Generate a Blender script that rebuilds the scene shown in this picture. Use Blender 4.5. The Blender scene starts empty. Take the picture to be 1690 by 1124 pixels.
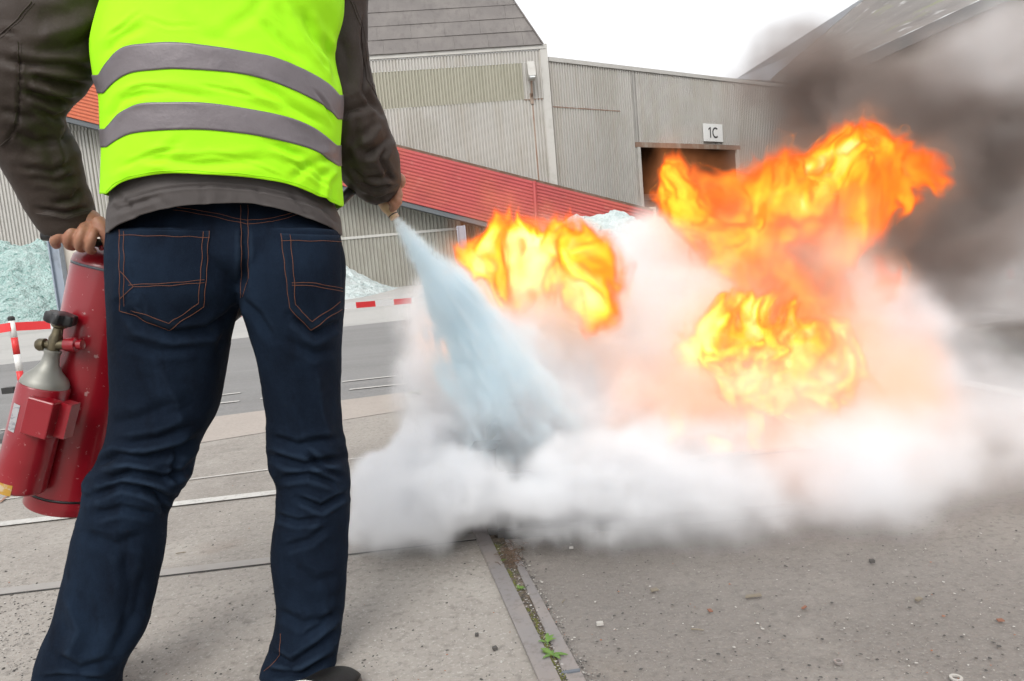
import bpy, bmesh, math, random
import numpy as np
from mathutils import Vector, Matrix, noise as mnoise
from mathutils.bvhtree import BVHTree
random.seed(7); RNG = np.random.default_rng(7)
scene = bpy.context.scene
COL = scene.collection
R = math.radians

# ---------------------------------------------------------------- camera
CAM_H, PITCH, ROLL, FPX = 0.79, R(6.3), R(5.0), 1200.0
K = 0.86
CX, CY = 845.0, 562.0
CAM = Vector((0, 0, CAM_H))
_F = Vector((0, math.cos(PITCH), -math.sin(PITCH)))
_U = Vector((0, math.sin(PITCH), math.cos(PITCH)))
_X = Vector((1, 0, 0))
CR = _X * math.cos(ROLL) - _U * math.sin(ROLL)
CU = _U * math.cos(ROLL) + _X * math.sin(ROLL)
cam_d = bpy.data.cameras.new('camera'); cam = bpy.data.objects.new('camera', cam_d); COL.objects.link(cam)
cam_d.sensor_width = 36; cam_d.lens = 36 * FPX / 1690; cam_d.clip_start = 0.05; cam_d.clip_end = 3000
m = Matrix((CR, CU, -_F)).transposed().to_4x4(); m.translation = CAM
cam.matrix_world = m
scene.camera = cam

def ray(px, py): return _F + CR * ((px - CX) / FPX) - CU * ((py - CY) / FPX)
def at(px, py, Y): r = ray(px, py); return CAM + r * (Y / r.y)
def atz(px, py, z): r = ray(px, py); return CAM + r * ((z - CAM_H) / r.z)
def ground(px, py, z=0.0): return atz(px, py, z)
def proj(P):
    d = Vector(P) - CAM; w = d.dot(_F)
    return CX + FPX * d.dot(CR) / w, CY - FPX * d.dot(CU) / w
_Fn, _Rn, _Un = (np.array(v) for v in (_F, CR, CU))
def projn(P):
    d = P - np.array(CAM); w = d @ _Fn
    return CX + FPX * (d @ _Rn) / w, CY - FPX * (d @ _Un) / w, w

# ---------------------------------------------------------------- sky, sun, exposure
SUN_EL, SUN_AZ = R(42), R(192)
world = bpy.data.worlds.new('World'); scene.world = world; world.use_nodes = True
wn, wl = world.node_tree.nodes, world.node_tree.links
wn.clear()
sky = wn.new('ShaderNodeTexSky'); sky.sky_type = 'NISHITA'; sky.sun_disc = False
sky.sun_elevation = SUN_EL; sky.sun_rotation = SUN_AZ; sky.air_density = 1.0; sky.dust_density = 4.0
hs = wn.new('ShaderNodeHueSaturation'); hs.inputs['Saturation'].default_value = 0.12
wm = wn.new('ShaderNodeMix'); wm.data_type = 'RGBA'; wm.inputs[0].default_value = 0.6
wm.inputs[7].default_value = (11.3, 11.4, 11.6, 1)          # even overcast cloud deck
bg = wn.new('ShaderNodeBackground'); bg.inputs['Strength'].default_value = 0.1
wo = wn.new('ShaderNodeOutputWorld')
wl.new(sky.outputs[0], hs.inputs['Color']); wl.new(hs.outputs[0], wm.inputs[6]); wl.new(wm.outputs[2], bg.inputs[0]); wl.new(bg.outputs[0], wo.inputs[0])
sun_d = bpy.data.lights.new('sun', 'SUN'); sun_d.energy = 1.25; sun_d.angle = R(28); sun_d.color = (1, 0.97, 0.92)
sun = bpy.data.objects.new('sun', sun_d); COL.objects.link(sun)
sun.rotation_euler = (R(90) - SUN_EL, 0, math.pi - SUN_AZ)
sdir = Vector((math.sin(SUN_AZ) * math.cos(SUN_EL), math.cos(SUN_AZ) * math.cos(SUN_EL), math.sin(SUN_EL)))
sun.rotation_euler = sdir.to_track_quat('Z', 'Y').to_euler()
vs = scene.view_settings
vs.view_transform = 'Standard'; vs.look = 'None'; vs.exposure = 0.5; vs.gamma = 1; vs.use_curve_mapping = False
cy = scene.cycles
cy.max_bounces = 12; cy.diffuse_bounces = 3; cy.glossy_bounces = 3; cy.transmission_bounces = 4; cy.transparent_max_bounces = 16
cy.volume_bounces = 10; cy.volume_step_rate = 2.5; cy.volume_max_steps = 256
cy.use_adaptive_sampling = True; cy.adaptive_threshold = 0.04; cy.use_denoising = True
cy.sample_clamp_indirect = 6.0; cy.caustics_reflective = False; cy.caustics_refractive = False

# ---------------------------------------------------------------- helpers
def tag(o, label=None, cat=None, group=None, kind=None):
    if label: o['label'] = label
    if cat: o['category'] = cat
    if group: o['group'] = group
    if kind: o['kind'] = kind
    return o

def mesh_obj(name, verts, faces, mat=None, parent=None, smooth=False, mats=None, fmat=None):
    me = bpy.data.meshes.new(name); me.from_pydata([tuple(v) for v in verts], [], [tuple(f) for f in faces]); me.update()
    o = bpy.data.objects.new(name, me); COL.objects.link(o)
    for mm in (mats or ([mat] if mat else [])): me.materials.append(mm)
    if fmat is not None: me.polygons.foreach_set('material_index', fmat)
    if smooth: me.polygons.foreach_set('use_smooth', [True] * len(me.polygons))
    if parent: o.parent = parent; o.matrix_parent_inverse = parent.matrix_world.inverted()
    return o

def bm_obj(name, bm, mat=None, parent=None, smooth=False):
    me = bpy.data.meshes.new(name); bm.to_mesh(me); bm.free()
    o = bpy.data.objects.new(name, me); COL.objects.link(o)
    if mat: me.materials.append(mat)
    if smooth: me.polygons.foreach_set('use_smooth', [True] * len(me.polygons))
    if parent: o.parent = parent; o.matrix_parent_inverse = parent.matrix_world.inverted()
    return o

def empty(name, loc=(0, 0, 0)):
    o = bpy.data.objects.new(name, None); COL.objects.link(o); o.location = loc
    o.matrix_world = Matrix.Translation(Vector(loc)); o.empty_display_size = 0.1
    return o

class MB:
    """collects shapes into one mesh"""
    def __init__(s): s.v = []; s.f = []
    def add(s, vs, fs):
        b = len(s.v); s.v += [tuple(v) for v in vs]; s.f += [tuple(b + i for i in f) for f in fs]; return s
    def hexa(s, a, b):      # a, b: two quads (lists of 4 points), joined
        s.add(list(a) + list(b), [(3, 2, 1, 0), (4, 5, 6, 7), (0, 1, 5, 4), (1, 2, 6, 5), (2, 3, 7, 6), (3, 0, 4, 7)]); return s
    def box(s, c, size, rot=None):
        x, y, z = (q / 2 for q in size); c = Vector(c)
        P = [Vector(p) for p in ((-x, -y, -z), (x, -y, -z), (x, y, -z), (-x, y, -z), (-x, -y, z), (x, -y, z), (x, y, z), (-x, y, z))]
        if rot is not None: P = [rot @ p for p in P]
        P = [p + c for p in P]; return s.hexa(P[:4], P[4:])
    def tube(s, pts, r, n=10, cap=True):
        pts = [Vector(p) for p in pts]; rr = r if hasattr(r, '__len__') else [r] * len(pts)
        up = None; rings = []
        for i, p in enumerate(pts):
            t = (pts[min(i + 1, len(pts) - 1)] - pts[max(i - 1, 0)]).normalized()
            if up is None: up = t.orthogonal().normalized()
            a = (up - t * up.dot(t)).normalized(); b = t.cross(a); up = a
            rings.append([p + (a * math.cos(k * 2 * math.pi / n) + b * math.sin(k * 2 * math.pi / n)) * rr[i] for k in range(n)])
        vs = [v for q in rings for v in q]; fs = []
        for i in range(len(rings) - 1):
            for k in range(n):
                fs.append((i * n + k, i * n + (k + 1) % n, (i + 1) * n + (k + 1) % n, (i + 1) * n + k))
        if cap:
            fs.append(tuple(reversed(range(n)))); fs.append(tuple(range((len(rings) - 1) * n, len(rings) * n)))
        return s.add(vs, fs)
    def lathe(s, p0, axis, prof, n=32, cap=True):   # prof: (dist along axis, radius)
        p0 = Vector(p0); t = Vector(axis).normalized(); a = t.orthogonal().normalized(); b = t.cross(a)
        vs = []; fs = []
        for d, r in prof:
            for k in range(n):
                q = k * 2 * math.pi / n; vs.append(p0 + t * d + (a * math.cos(q) + b * math.sin(q)) * r)
        for i in range(len(prof) - 1):
            for k in range(n): fs.append((i * n + k, i * n + (k + 1) % n, (i + 1) * n + (k + 1) % n, (i + 1) * n + k))
        if cap: fs.append(tuple(reversed(range(n)))); fs.append(tuple(range((len(prof) - 1) * n, len(prof) * n)))
        return s.add(vs, fs)
    def build(s, name, mat=None, parent=None, smooth=False):
        return mesh_obj(name, s.v, s.f, mat, parent, smooth)

def smooth_by_angle(o, deg=35):
    me = o.data; me.polygons.foreach_set('use_smooth', [True] * len(me.polygons))
    bm = bmesh.new(); bm.from_mesh(me)
    for e in bm.edges:
        if len(e.link_faces) == 2 and e.calc_face_angle(0) > R(deg): e.smooth = False
    bm.to_mesh(me); bm.free(); return o

# materials -------------------------------------------------------
def mat(name, base, rough=0.7, metal=0.0, layers=(), bump=(), spec=0.5, coat=0.0, sheen=0.0, roughvar=None, trans=0.0, sss=0.0, wear=None):
    """layers: (kind, scale, detail, lo, hi, colour, amount, stretch); bump: (kind, scale, detail, strength, distance, stretch)"""
    m = bpy.data.materials.new(name); m.use_nodes = True
    N, L = m.node_tree.nodes, m.node_tree.links
    b = N['Principled BSDF']
    b.inputs['Roughness'].default_value = rough; b.inputs['Metallic'].default_value = metal
    b.inputs['Specular IOR Level'].default_value = spec; b.inputs['Coat Weight'].default_value = coat
    b.inputs['Sheen Weight'].default_value = sheen; b.inputs['Transmission Weight'].default_value = trans
    if sss: b.inputs['Subsurface Weight'].default_value = sss; b.inputs['Subsurface Radius'].default_value = (0.012, 0.005, 0.003)
    tc = N.new('ShaderNodeTexCoord')
    def tex(kind, scale, detail, st):
        src = tc.outputs['Object']
        if st:
            mp = N.new('ShaderNodeMapping'); mp.inputs['Scale'].default_value = st
            L.new(src, mp.inputs['Vector']); src = mp.outputs[0]
        if kind == 'noise':
            t = N.new('ShaderNodeTexNoise'); t.inputs['Scale'].default_value = scale; t.inputs['Detail'].default_value = detail
            t.inputs['Roughness'].default_value = 0.6; out = t.outputs['Fac']
        elif kind == 'voro':
            t = N.new('ShaderNodeTexVoronoi'); t.inputs['Scale'].default_value = scale; out = t.outputs['Distance']
        elif kind == 'vorocol':
            t = N.new('ShaderNodeTexVoronoi'); t.inputs['Scale'].default_value = scale; out = t.outputs['Color']
        elif kind == 'crack':
            t = N.new('ShaderNodeTexVoronoi'); t.feature = 'DISTANCE_TO_EDGE'; t.inputs['Scale'].default_value = scale; out = t.outputs['Distance']
        elif kind == 'wave':
            t = N.new('ShaderNodeTexWave'); t.inputs['Scale'].default_value = scale; t.inputs['Distortion'].default_value = detail; out = t.outputs['Fac']
        L.new(src, t.inputs['Vector']); return out
    prev = None
    for (k, sc, de, lo, hi, colr, am, *st) in layers:
        o = tex(k, sc, de, st[0] if st else None)
        mr = N.new('ShaderNodeMapRange'); mr.inputs['From Min'].default_value = lo; mr.inputs['From Max'].default_value = hi
        mr.inputs['To Max'].default_value = am; L.new(o, mr.inputs['Value'])
        mx = N.new('ShaderNodeMix'); mx.data_type = 'RGBA'; L.new(mr.outputs[0], mx.inputs[0])
        if prev is None: mx.inputs[6].default_value = (*base, 1)
        else: L.new(prev, mx.inputs[6])
        mx.inputs[7].default_value = (*colr, 1); prev = mx.outputs[2]
    if wear:      # rubbed lighter on the raised folds and seams
        ge = N.new('ShaderNodeNewGeometry'); mr = N.new('ShaderNodeMapRange'); mr.inputs['From Min'].default_value = wear[1]; mr.inputs['From Max'].default_value = wear[2]; mr.inputs['To Max'].default_value = wear[3]
        L.new(ge.outputs['Pointiness'], mr.inputs['Value']); mx = N.new('ShaderNodeMix'); mx.data_type = 'RGBA'; L.new(mr.outputs[0], mx.inputs[0])
        if prev is None: mx.inputs[6].default_value = (*base, 1)
        else: L.new(prev, mx.inputs[6])
        mx.inputs[7].default_value = (*wear[0], 1); prev = mx.outputs[2]
    if prev is None: b.inputs['Base Color'].default_value = (*base, 1)
    else: L.new(prev, b.inputs['Base Color'])
    pn = None
    for (k, sc, de, stg, dist, *st) in bump:
        o = tex(k, sc, de, st[0] if st else None)
        bp = N.new('ShaderNodeBump'); bp.inputs['Strength'].default_value = stg; bp.inputs['Distance'].default_value = dist
        L.new(o, bp.inputs['Height'])
        if pn: L.new(pn, bp.inputs['Normal'])
        pn = bp.outputs[0]
    if pn: L.new(pn, b.inputs['Normal'])
    if roughvar:
        o = tex('noise', roughvar[0], 4, None); mr = N.new('ShaderNodeMapRange')
        mr.inputs['To Min'].default_value = roughvar[1]; mr.inputs['To Max'].default_value = roughvar[2]; L.new(o, mr.inputs['Value'])
        L.new(mr.outputs[0], b.inputs['Roughness'])
    return m
# ---------------------------------------------------------------- lattice noise for folds and smoke
f32 = np.float32
_LAT = RNG.standard_normal((48, 48, 48)).astype(f32)
_LAT = (_LAT + np.roll(_LAT, 1, 0) + np.roll(_LAT, 1, 1) + np.roll(_LAT, 1, 2)) * .5
def lnoise(x, y, z):       # smooth periodic lattice noise at arbitrary points
    xi = np.floor(x).astype(np.int32); yi = np.floor(y).astype(np.int32); zi = np.floor(z).astype(np.int32)
    fx = (x - xi).astype(f32); fy = (y - yi).astype(f32); fz = (z - zi).astype(f32)
    fx = fx * fx * (3 - 2 * fx); fy = fy * fy * (3 - 2 * fy); fz = fz * fz * (3 - 2 * fz)
    xi %= 48; yi %= 48; zi %= 48; x1 = (xi + 1) % 48; y1 = (yi + 1) % 48; z1 = (zi + 1) % 48
    L = _LAT.ravel(); a = xi * 2304; b = x1 * 2304; c = yi * 48; d = y1 * 48
    g = lambda p, q, r: L[p + q + r]
    c00 = g(a, c, zi) * (1 - fx) + g(b, c, zi) * fx; c10 = g(a, d, zi) * (1 - fx) + g(b, d, zi) * fx
    c01 = g(a, c, z1) * (1 - fx) + g(b, c, z1) * fx; c11 = g(a, d, z1) * (1 - fx) + g(b, d, z1) * fx
    return (c00 * (1 - fy) + c10 * fy) * (1 - fz) + (c01 * (1 - fy) + c11 * fy) * fz
def fbm(X, Y, Z, s, octs=4, gain=.5, off=0., billow=False):
    out = 0; amp = 1.; tot = 0
    for o in range(octs):
        k = s * 2 ** o; n = lnoise(X * k + off + o * 7.3, Y * k + off * 1.7 + o * 3.1, Z * k + off * .6 + o * 11.7)
        if billow: n = np.abs(n) * 1.6 - 1.0
        out = out + n * f32(amp); tot += amp; amp *= gain
    return out / f32(tot)
def sstep(a, b, x): t = np.clip((x - a) / (b - a), 0, 1); return t * t * (3 - 2 * t)

# ================================================================ GROUND
CONC = (0.320, 0.296, 0.268)
m_conc = mat('weathered_concrete', (0.315, 0.288, 0.258), 0.92, layers=[
    ('noise', 0.9, 7, 0.42, 0.64, (0.235, 0.212, 0.19), 0.8), ('noise', 4.0, 7, 0.5, 0.72, (0.385, 0.358, 0.322), 0.6), ('noise', 1.9, 6, 0.60, 0.70, (0.165, 0.148, 0.132), 0.65, (.7, 1.5, 1)),
    ('noise', 60, 4, 0.52, 0.68, (0.175, 0.158, 0.142), 0.6), ('noise', 150, 3, 0.56, 0.68, (0.45, 0.43, 0.40), 0.55), ('noise', 26, 4, .60, .7, (0.13, 0.118, 0.107), 0.4),
    ('noise', 1.7, 3, 0.64, 0.76, (0.20, 0.135, 0.10), 0.4)],
    bump=[('noise', 150, 3, 0.55, 0.003), ('noise', 24, 5, 0.4, 0.009)])
m_asph = mat('worn_asphalt', (0.2253, 0.2030, 0.1840), 0.92, layers=[('noise', 0.45, 5, 0.44, 0.60, (0.165, 0.148, 0.135), 0.7), 
    ('noise', 0.8, 7, 0.42, 0.62, (0.1720, 0.1548, 0.1402), 0.8), ('noise', 2.6, 7, 0.52, 0.70, (0.2752, 0.2511, 0.2253), 0.65), ('noise', 1.6, 5, 0.60, 0.70, (0.1247, 0.1092, 0.0980), 0.6, (.6, 1.6, 1)),
    ('noise', 55, 4, 0.50, 0.66, (0.1419, 0.1273, 0.1152), 0.6), ('noise', 140, 3, 0.56, 0.68, (0.3182, 0.2967, 0.2709), 0.4), ('noise', 24, 4, 0.60, 0.72, (0.2580, 0.2365, 0.2150), 0.5),
    ('noise', 1.1, 4, 0.60, 0.76, (0.2322, 0.1849, 0.1290), 0.45)],
    bump=[('noise', 130, 3, 0.7, 0.004), ('noise', 18, 5, 0.5, 0.012)])
m_road = mat('grey_road_asphalt', (0.212, 0.208, 0.204), 0.85, layers=[
    ('noise', 0.35, 6, 0.4, 0.66, (0.160, 0.158, 0.154), 0.7, (0.25, 2.2, 1)), ('noise', 60, 2, 0.5, 0.7, (0.288, 0.284, 0.276), 0.5),
    ('noise', 1.6, 5, 0.55, 0.75, (0.272, 0.268, 0.260), 0.5, (0.2, 3.0, 1))],
    bump=[('noise', 90, 2, 0.4, 0.004)])
m_pave = mat('pinkish_pavement', (0.376, 0.332, 0.296), 0.9, layers=[
    ('noise', 1.2, 5, 0.45, 0.7, (0.304, 0.272, 0.240), 0.7), ('noise', 60, 3, 0.5, 0.7, (0.256, 0.232, 0.208), 0.45)],
    bump=[('noise', 90, 2, 0.4, 0.004)])
m_yard = mat('pale_dusty_yard', (0.400, 0.392, 0.372), 0.9, layers=[
    ('noise', 0.5, 5, 0.45, 0.7, (0.304, 0.300, 0.288), 0.7), ('noise', 9, 4, 0.5, 0.7, (0.448, 0.448, 0.432), 0.5)])
m_paint = mat('road_paint', (0.528, 0.516, 0.488), 0.8, layers=[('noise', 55, 3, 0.5, 0.68, (0.320, 0.304, 0.280), 0.75), ('noise', 9, 3, 0.5, 0.7, (0.400, 0.384, 0.360), 0.5)])
m_steelrail = mat('dull_steel_rail', (0.272, 0.252, 0.248), 0.55, 0.35, layers=[
    ('noise', 5, 5, 0.45, 0.7, (0.336, 0.288, 0.256), 0.7), ('noise', 60, 3, 0.52, 0.7, (0.176, 0.152, 0.136), 0.5)], bump=[('noise', 120, 3, 0.3, 0.002)])
m_dirt = mat('dark_dirt', (0.104, 0.080, 0.060), 0.95, layers=[('noise', 60, 4, 0.45, 0.65, (0.208, 0.168, 0.128), 0.8), ('noise', 14, 4, 0.52, 0.66, (0.072, 0.088, 0.024), 0.7)], bump=[('noise', 90, 4, 0.9, 0.01)])
m_gap = mat('dark_joint', (0.040, 0.038, 0.036), 0.95)

def sheet(name, pts, z, mt, kind='structure', label=None, cat=None):
    o = mesh_obj(name, [(p[0], p[1], z) for p in pts], [tuple(range(len(pts)))], mt)
    return tag(o, label, cat, kind=kind)

# ground: hole free big sheet (asphalt)
G = sheet('ground', [(-900, -60), (900, -60), (900, 1500), (-900, 1500)], 0.0, m_asph)
G['label'] = 'worn grey asphalt yard'

def line(p, q):   # two pixels -> (point, unit direction) on the ground, direction to +x
    a, b = ground(*p), ground(*q); d = (b - a); d.z = 0; d.normalize()
    return a, d
def xat(ld, x): a, d = ld; return a + d * ((x - a.x) / d.x)
def band(name, near, far, x0, x1, z, mt, **k):
    return sheet(name, [xat(near, x0), xat(near, x1), xat(far, x1), xat(far, x0)], z, mt, **k)

L_rail = line((575, 918), (790, 893))
L_road_n = line((565, 662), (735, 640))
L_road_f = line((565, 540), (700, 525))
L_pav_n = line((565, 695), (640, 683))
# channel line
ch = [ground(787, 895), ground(887, 1124), ground(810, 893), ground(923, 1124), ground(838, 905), ground(934, 1124), ground(855, 920), ground(964, 1124)]
def chx(i, y): a, b = ch[2 * i], ch[2 * i + 1]; return a.x + (b.x - a.x) * (y - a.y) / (b.y - a.y)
# concrete apron left of the channel up to the pavement
yj = ch[0].y
far_x = xat(L_pav_n, 0).x
apron = sheet('concrete_apron', [(-12, -6), (chx(0, -6), -6), (chx(0, yj), yj), (chx(0, yj) + .02, 2.95), (1.2, xat(L_pav_n, 1.2).y), xat(L_pav_n, -12)], 0.004, m_conc)
band('road', L_road_n, L_road_f, -60, 120, 0.004, m_road)
pav = band('pavement', L_pav_n, L_road_n, -30, 0.35, 0.006, m_pave)
yard_far = [xat(L_road_f, -60), xat(L_road_f, 120), Vector((160, 80, 0)), Vector((-100, 80, 0))]
sheet('yard', yard_far, 0.005, m_yard)

# painted lines (each a flat strip of paint on the ground)
def stripe(p, q, w, z=0.010, nm='painted_line', mt=None):
    a, b = ground(*p), ground(*q); d = (b - a); d.z = 0; d.normalize(); n = Vector((-d.y, d.x, 0)) * (w / 2)
    return sheet(nm, [a - n, b - n, b + n, a + n], z, mt or m_paint)
Lw = line((0, 869), (458, 816)); a, b = xat(Lw, -4), xat(Lw, 0.0)
n = Vector((-Lw[1].y, Lw[1].x, 0)) * 0.028
sheet('painted_line', [a - n, b - n, b + n, a + n], 0.010, m_paint)
for p, q in [((565, 632), (655, 622)), ((577, 645), (672, 635)), ((695, 618), (740, 613)), ((708, 631), (750, 626)), ((340, 657), (397, 650)), ((330, 671), (395, 664)),
             ((430, 660), (452, 657)), ((1534, 532), (1618, 521)), ((1505, 549), (1577, 542)), ((1618, 536), (1700, 525)), ((0, 712), (16, 710))]:
    stripe(p, q, 0.04 if p[0] < 1000 else 0.06)
stripe((1585, 633), (1720, 660), 0.10)
stripe((728, 640), (742, 653), 0.035)
for (p, q) in [((300, 796), (600, 758)), ((0, 828), (42, 822)), ((0, 708 + 60), (60, 761))]:
    stripe(p, q, 0.012, 0.009, 'concrete_joint', mat('pale_joint_filler', (0.52, 0.5, 0.47), 0.9))
stripe((0, 833), (44, 793), 0.012, 0.0095, 'rust_line', mat('rusty_joint', (0.30, 0.17, 0.12), 0.9))
# pavement cross joints
stripe((680, 650), (700, 690), 0.10, 0.009, 'pavement_kerbstone', mat('pale_kerb', (0.5, 0.48, 0.45), 0.85))

# thin steel joint rail with a dark gap on its near side
a, b = xat(L_rail, -5.0), xat(L_rail, chx(0, yj) + 0.0)
n = Vector((-L_rail[1].y, L_rail[1].x, 0))
sheet('joint_gap', [a - n * .006, b - n * .006, b + n * .002, a + n * .002], 0.006, m_gap)
mb = MB(); mb.box((a + b) / 2 + n * .024 + Vector((0, 0, 0.0)), ((b - a).length, .044, .014), Matrix.Rotation(math.atan2(L_rail[1].y, L_rail[1].x), 3, 'Z'))
tag(mb.build('joint_rail', mat('pale_worn_steel', (.33, .31, .29), .6, .1, layers=[('noise', 6, 5, .45, .7, (.25, .23, .21), .7)])), 'thin steel joint rail running across the concrete between the legs and the drain channel', 'rail')

# drain channel: two flat steel rails with a dirt filled groove between
chan = empty('drain_channel', (ch[0].x, ch[0].y, 0)); tag(chan, 'flat steel rails with a weedy dirt groove between, leading to the fire tray', 'channel')
y0c, y1c = -1.0, yj
def slab(name, i, j, ya, yb, z0, z1, mt, par):
    P = [Vector((chx(i, ya), ya, 0)), Vector((chx(j, ya), ya, 0)), Vector((chx(j, yb), yb, 0)), Vector((chx(i, yb), yb, 0))]
    up = lambda z: [p + Vector((0, 0, z)) for p in P]
    mb = MB(); mb.hexa(up(z0), up(z1)); return mb.build(name, mt, par)
ycut = ground(838, 1000).y
slab('rail', 0, 1, y0c, 2.1, -.02, 0.011, m_steelrail, chan)
slab('rail', 2, 3, y0c, yj - .02, -.02, 0.009, m_steelrail, chan)
slab('groove_dirt', 1, 2, y0c, 2.06, -.03, 0.0062, m_dirt, chan)
# ================================================================ BUILDINGS
m_clad = mat('grey_cladding', (0.437, 0.420, 0.391), 0.55, 0.0, layers=[
    ('noise', 0.22, 5, 0.45, 0.7, (0.353, 0.340, 0.315), 0.7), ('noise', 1.2, 6, 0.5, 0.72, (0.370, 0.336, 0.286), 0.8, (1.0, 1.0, 0.12)), ('noise', .45, 4, 0.56, 0.66, (0.34, 0.32, 0.28), 0.55, (1.0, 1.0, 0.5)), ('noise', 5, 4, 0.58, 0.72, (0.277, 0.227, 0.168), 0.35, (1, 1, 0.1))])
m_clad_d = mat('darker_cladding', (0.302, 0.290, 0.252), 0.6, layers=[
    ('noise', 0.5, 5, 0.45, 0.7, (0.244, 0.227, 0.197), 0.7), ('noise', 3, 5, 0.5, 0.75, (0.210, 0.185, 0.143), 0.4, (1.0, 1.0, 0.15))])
m_clad_t = mat('translucent_cladding', (0.33, 0.315, 0.25), 0.45, layers=[('noise', 3.0, 5, 0.45, 0.7, (0.277, 0.265, 0.202), 0.7, (1, 1, 0.12))])
m_trim = mat('pale_metal_trim', (0.462, 0.449, 0.420), 0.5, layers=[('noise', 2, 4, .5, .7, (0.353, 0.336, 0.302), .6)])
m_red = mat('red_cladding', (0.44, 0.075, 0.075), 0.5, layers=[
    ('noise', 0.6, 5, 0.45, 0.7, (0.34, 0.06, 0.058), 0.8), ('noise', 2.2, 6, 0.60, 0.74, (0.504, 0.202, 0.168), 0.55, (1, 1, 2.0)), ('noise', 0.25, 2, 0.5, 0.62, (0.462, 0.109, 0.067), 0.5)])
m_slate = mat('grey_roof_slate', (0.155, 0.141, 0.134), 0.8, layers=[('noise', 0.8, 6, 0.42, 0.7, (0.202, 0.185, 0.172), 0.8), ('noise', 4, 5, 0.5, 0.7, (0.118, 0.105, 0.101), 0.6, (1.0, 1.0, .25))], bump=[('noise', 20, 3, .3, .02)])
m_slate2 = mat('brown_roof_slate', (0.172, 0.151, 0.143), 0.8, layers=[('noise', 1.1, 6, 0.42, 0.7, (0.130, 0.113, 0.109), 0.8)], bump=[('noise', 20, 3, .3, .02)])
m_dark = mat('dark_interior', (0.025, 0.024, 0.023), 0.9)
m_rust = mat('rust_streak', (0.227, 0.143, 0.101), 0.8, layers=[('noise', 3, 4, .45, .7, (0.336, 0.286, 0.235), .8, (1, 1, .3))])
m_bsteel = mat('blue_grey_steel', (0.277, 0.319, 0.378), 0.45, 0.2, layers=[('noise', 4, 4, .5, .7, (0.202, 0.227, 0.260), .7)])
m_beige = mat('beige_panel', (0.554, 0.504, 0.437), 0.8, layers=[('noise', 0.8, 4, .45, .7, (0.470, 0.437, 0.386), .6)])

def corr(mb, A, B, zbot, ztop, pitch=0.15, depth=0.06, out=None):
    """corrugated sheet between plan points A and B; zbot/ztop functions of t in 0..1"""
    A, B = Vector((A[0], A[1], 0)), Vector((B[0], B[1], 0)); d = B - A; Ln = d.length; d.normalize()
    n = Vector((d.y, -d.x, 0)) if out is None else out
    k = max(1, int(round(Ln / pitch))); p = Ln / k; prof = [(0, 0), (.22, 0), (.38, 1), (.84, 1)]
    cols = []
    for i in range(k):
        for (u, h) in prof: cols.append(((i + u) * p, h))
    cols.append((Ln, 0)); vs = []; fs = []
    for (s, h) in cols:
        q = A + d * s + n * (h * depth); t = s / Ln
        vs.append((q.x, q.y, zbot(t))); vs.append((q.x, q.y, ztop(t)))
    for i in range(len(cols) - 1): fs.append((2 * i, 2 * i + 2, 2 * i + 3, 2 * i + 1))
    mb.add(vs, fs)

def lin(a, b): return lambda t: a + (b - a) * t

# ---- tall gabled hall (left)
YB = 36.0
Ct = at(896, 73, YB); zE = Ct.z                      # eave corner
Lt = atz(612, 91, zE)
wd = (Ct - Lt); wd.z = 0; wd.normalize()             # along the wall, to the right
wn_ = Vector((wd.y, -wd.x, 0))                       # towards camera
hall = empty('gabled_hall', (Ct.x, Ct.y, 0)); tag(hall, 'tall grey corrugated industrial hall with a steep slate roof behind the man', 'building')
Lfar = Ct - wd * 34
mb = MB()
# the wall in three stacked belts: base, middle, upper with translucent strip
def onwall(px, py, P0=Ct, n=wn_):
    r = ray(px, py); t = (P0 - CAM).dot(n) / r.dot(n); return CAM + r * t
def salong(P): return (Vector((P.x, P.y, 0)) - Vector((Ct.x, Ct.y, 0))).dot(wd)
tr0, tr1 = onwall(861, 104), onwall(861, 165)
s_t1 = salong(tr0); zt1, zt0 = tr0.z, tr1.z
flat = lambda z: (lambda t: z)
P = lambda s: Vector((Ct.x, Ct.y, 0)) + wd * s
corr(mb, P(-34), P(0), flat(0), flat(zt0)); corr(mb, P(-34), P(0), flat(zt1), flat(zE - .25)); corr(mb, P(s_t1), P(0), flat(zt0), flat(zt1))
mb.build('wall_cladding', m_clad, hall)
mb = MB(); corr(mb, P(-14), P(s_t1), flat(zt0), flat(zt1)); mb.build('translucent_strip', m_clad_t, hall)
mb = MB(); corr(mb, P(-34), P(-14), flat(zt0), flat(zt1)); mb.build('upper_cladding', m_clad, hall)
rz = math.atan2(wd.y, wd.x); rotw = Matrix.Rotation(rz, 3, 'Z')
mb = MB(); mb.box(P(-17) + Vector((0, 0, zE - .12)) + wn_ * .05, (34.2, .14, .22), rotw); mb.build('eaves_trim', m_trim, hall)
mb = MB(); mb.box(P(0) + Vector((0, 0, zE / 2)) + wn_ * .03, (.35, .12, zE), rotw); mb.build('corner_trim', m_trim, hall)
sm = onwall(900, 163); mb = MB(); mb.box(P(salong(sm) - .45) + Vector((0, 0, sm.z)) + wn_ * .045, (1.2, .03, .06), rotw); mb.build('flashing', m_rust, hall)
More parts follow.
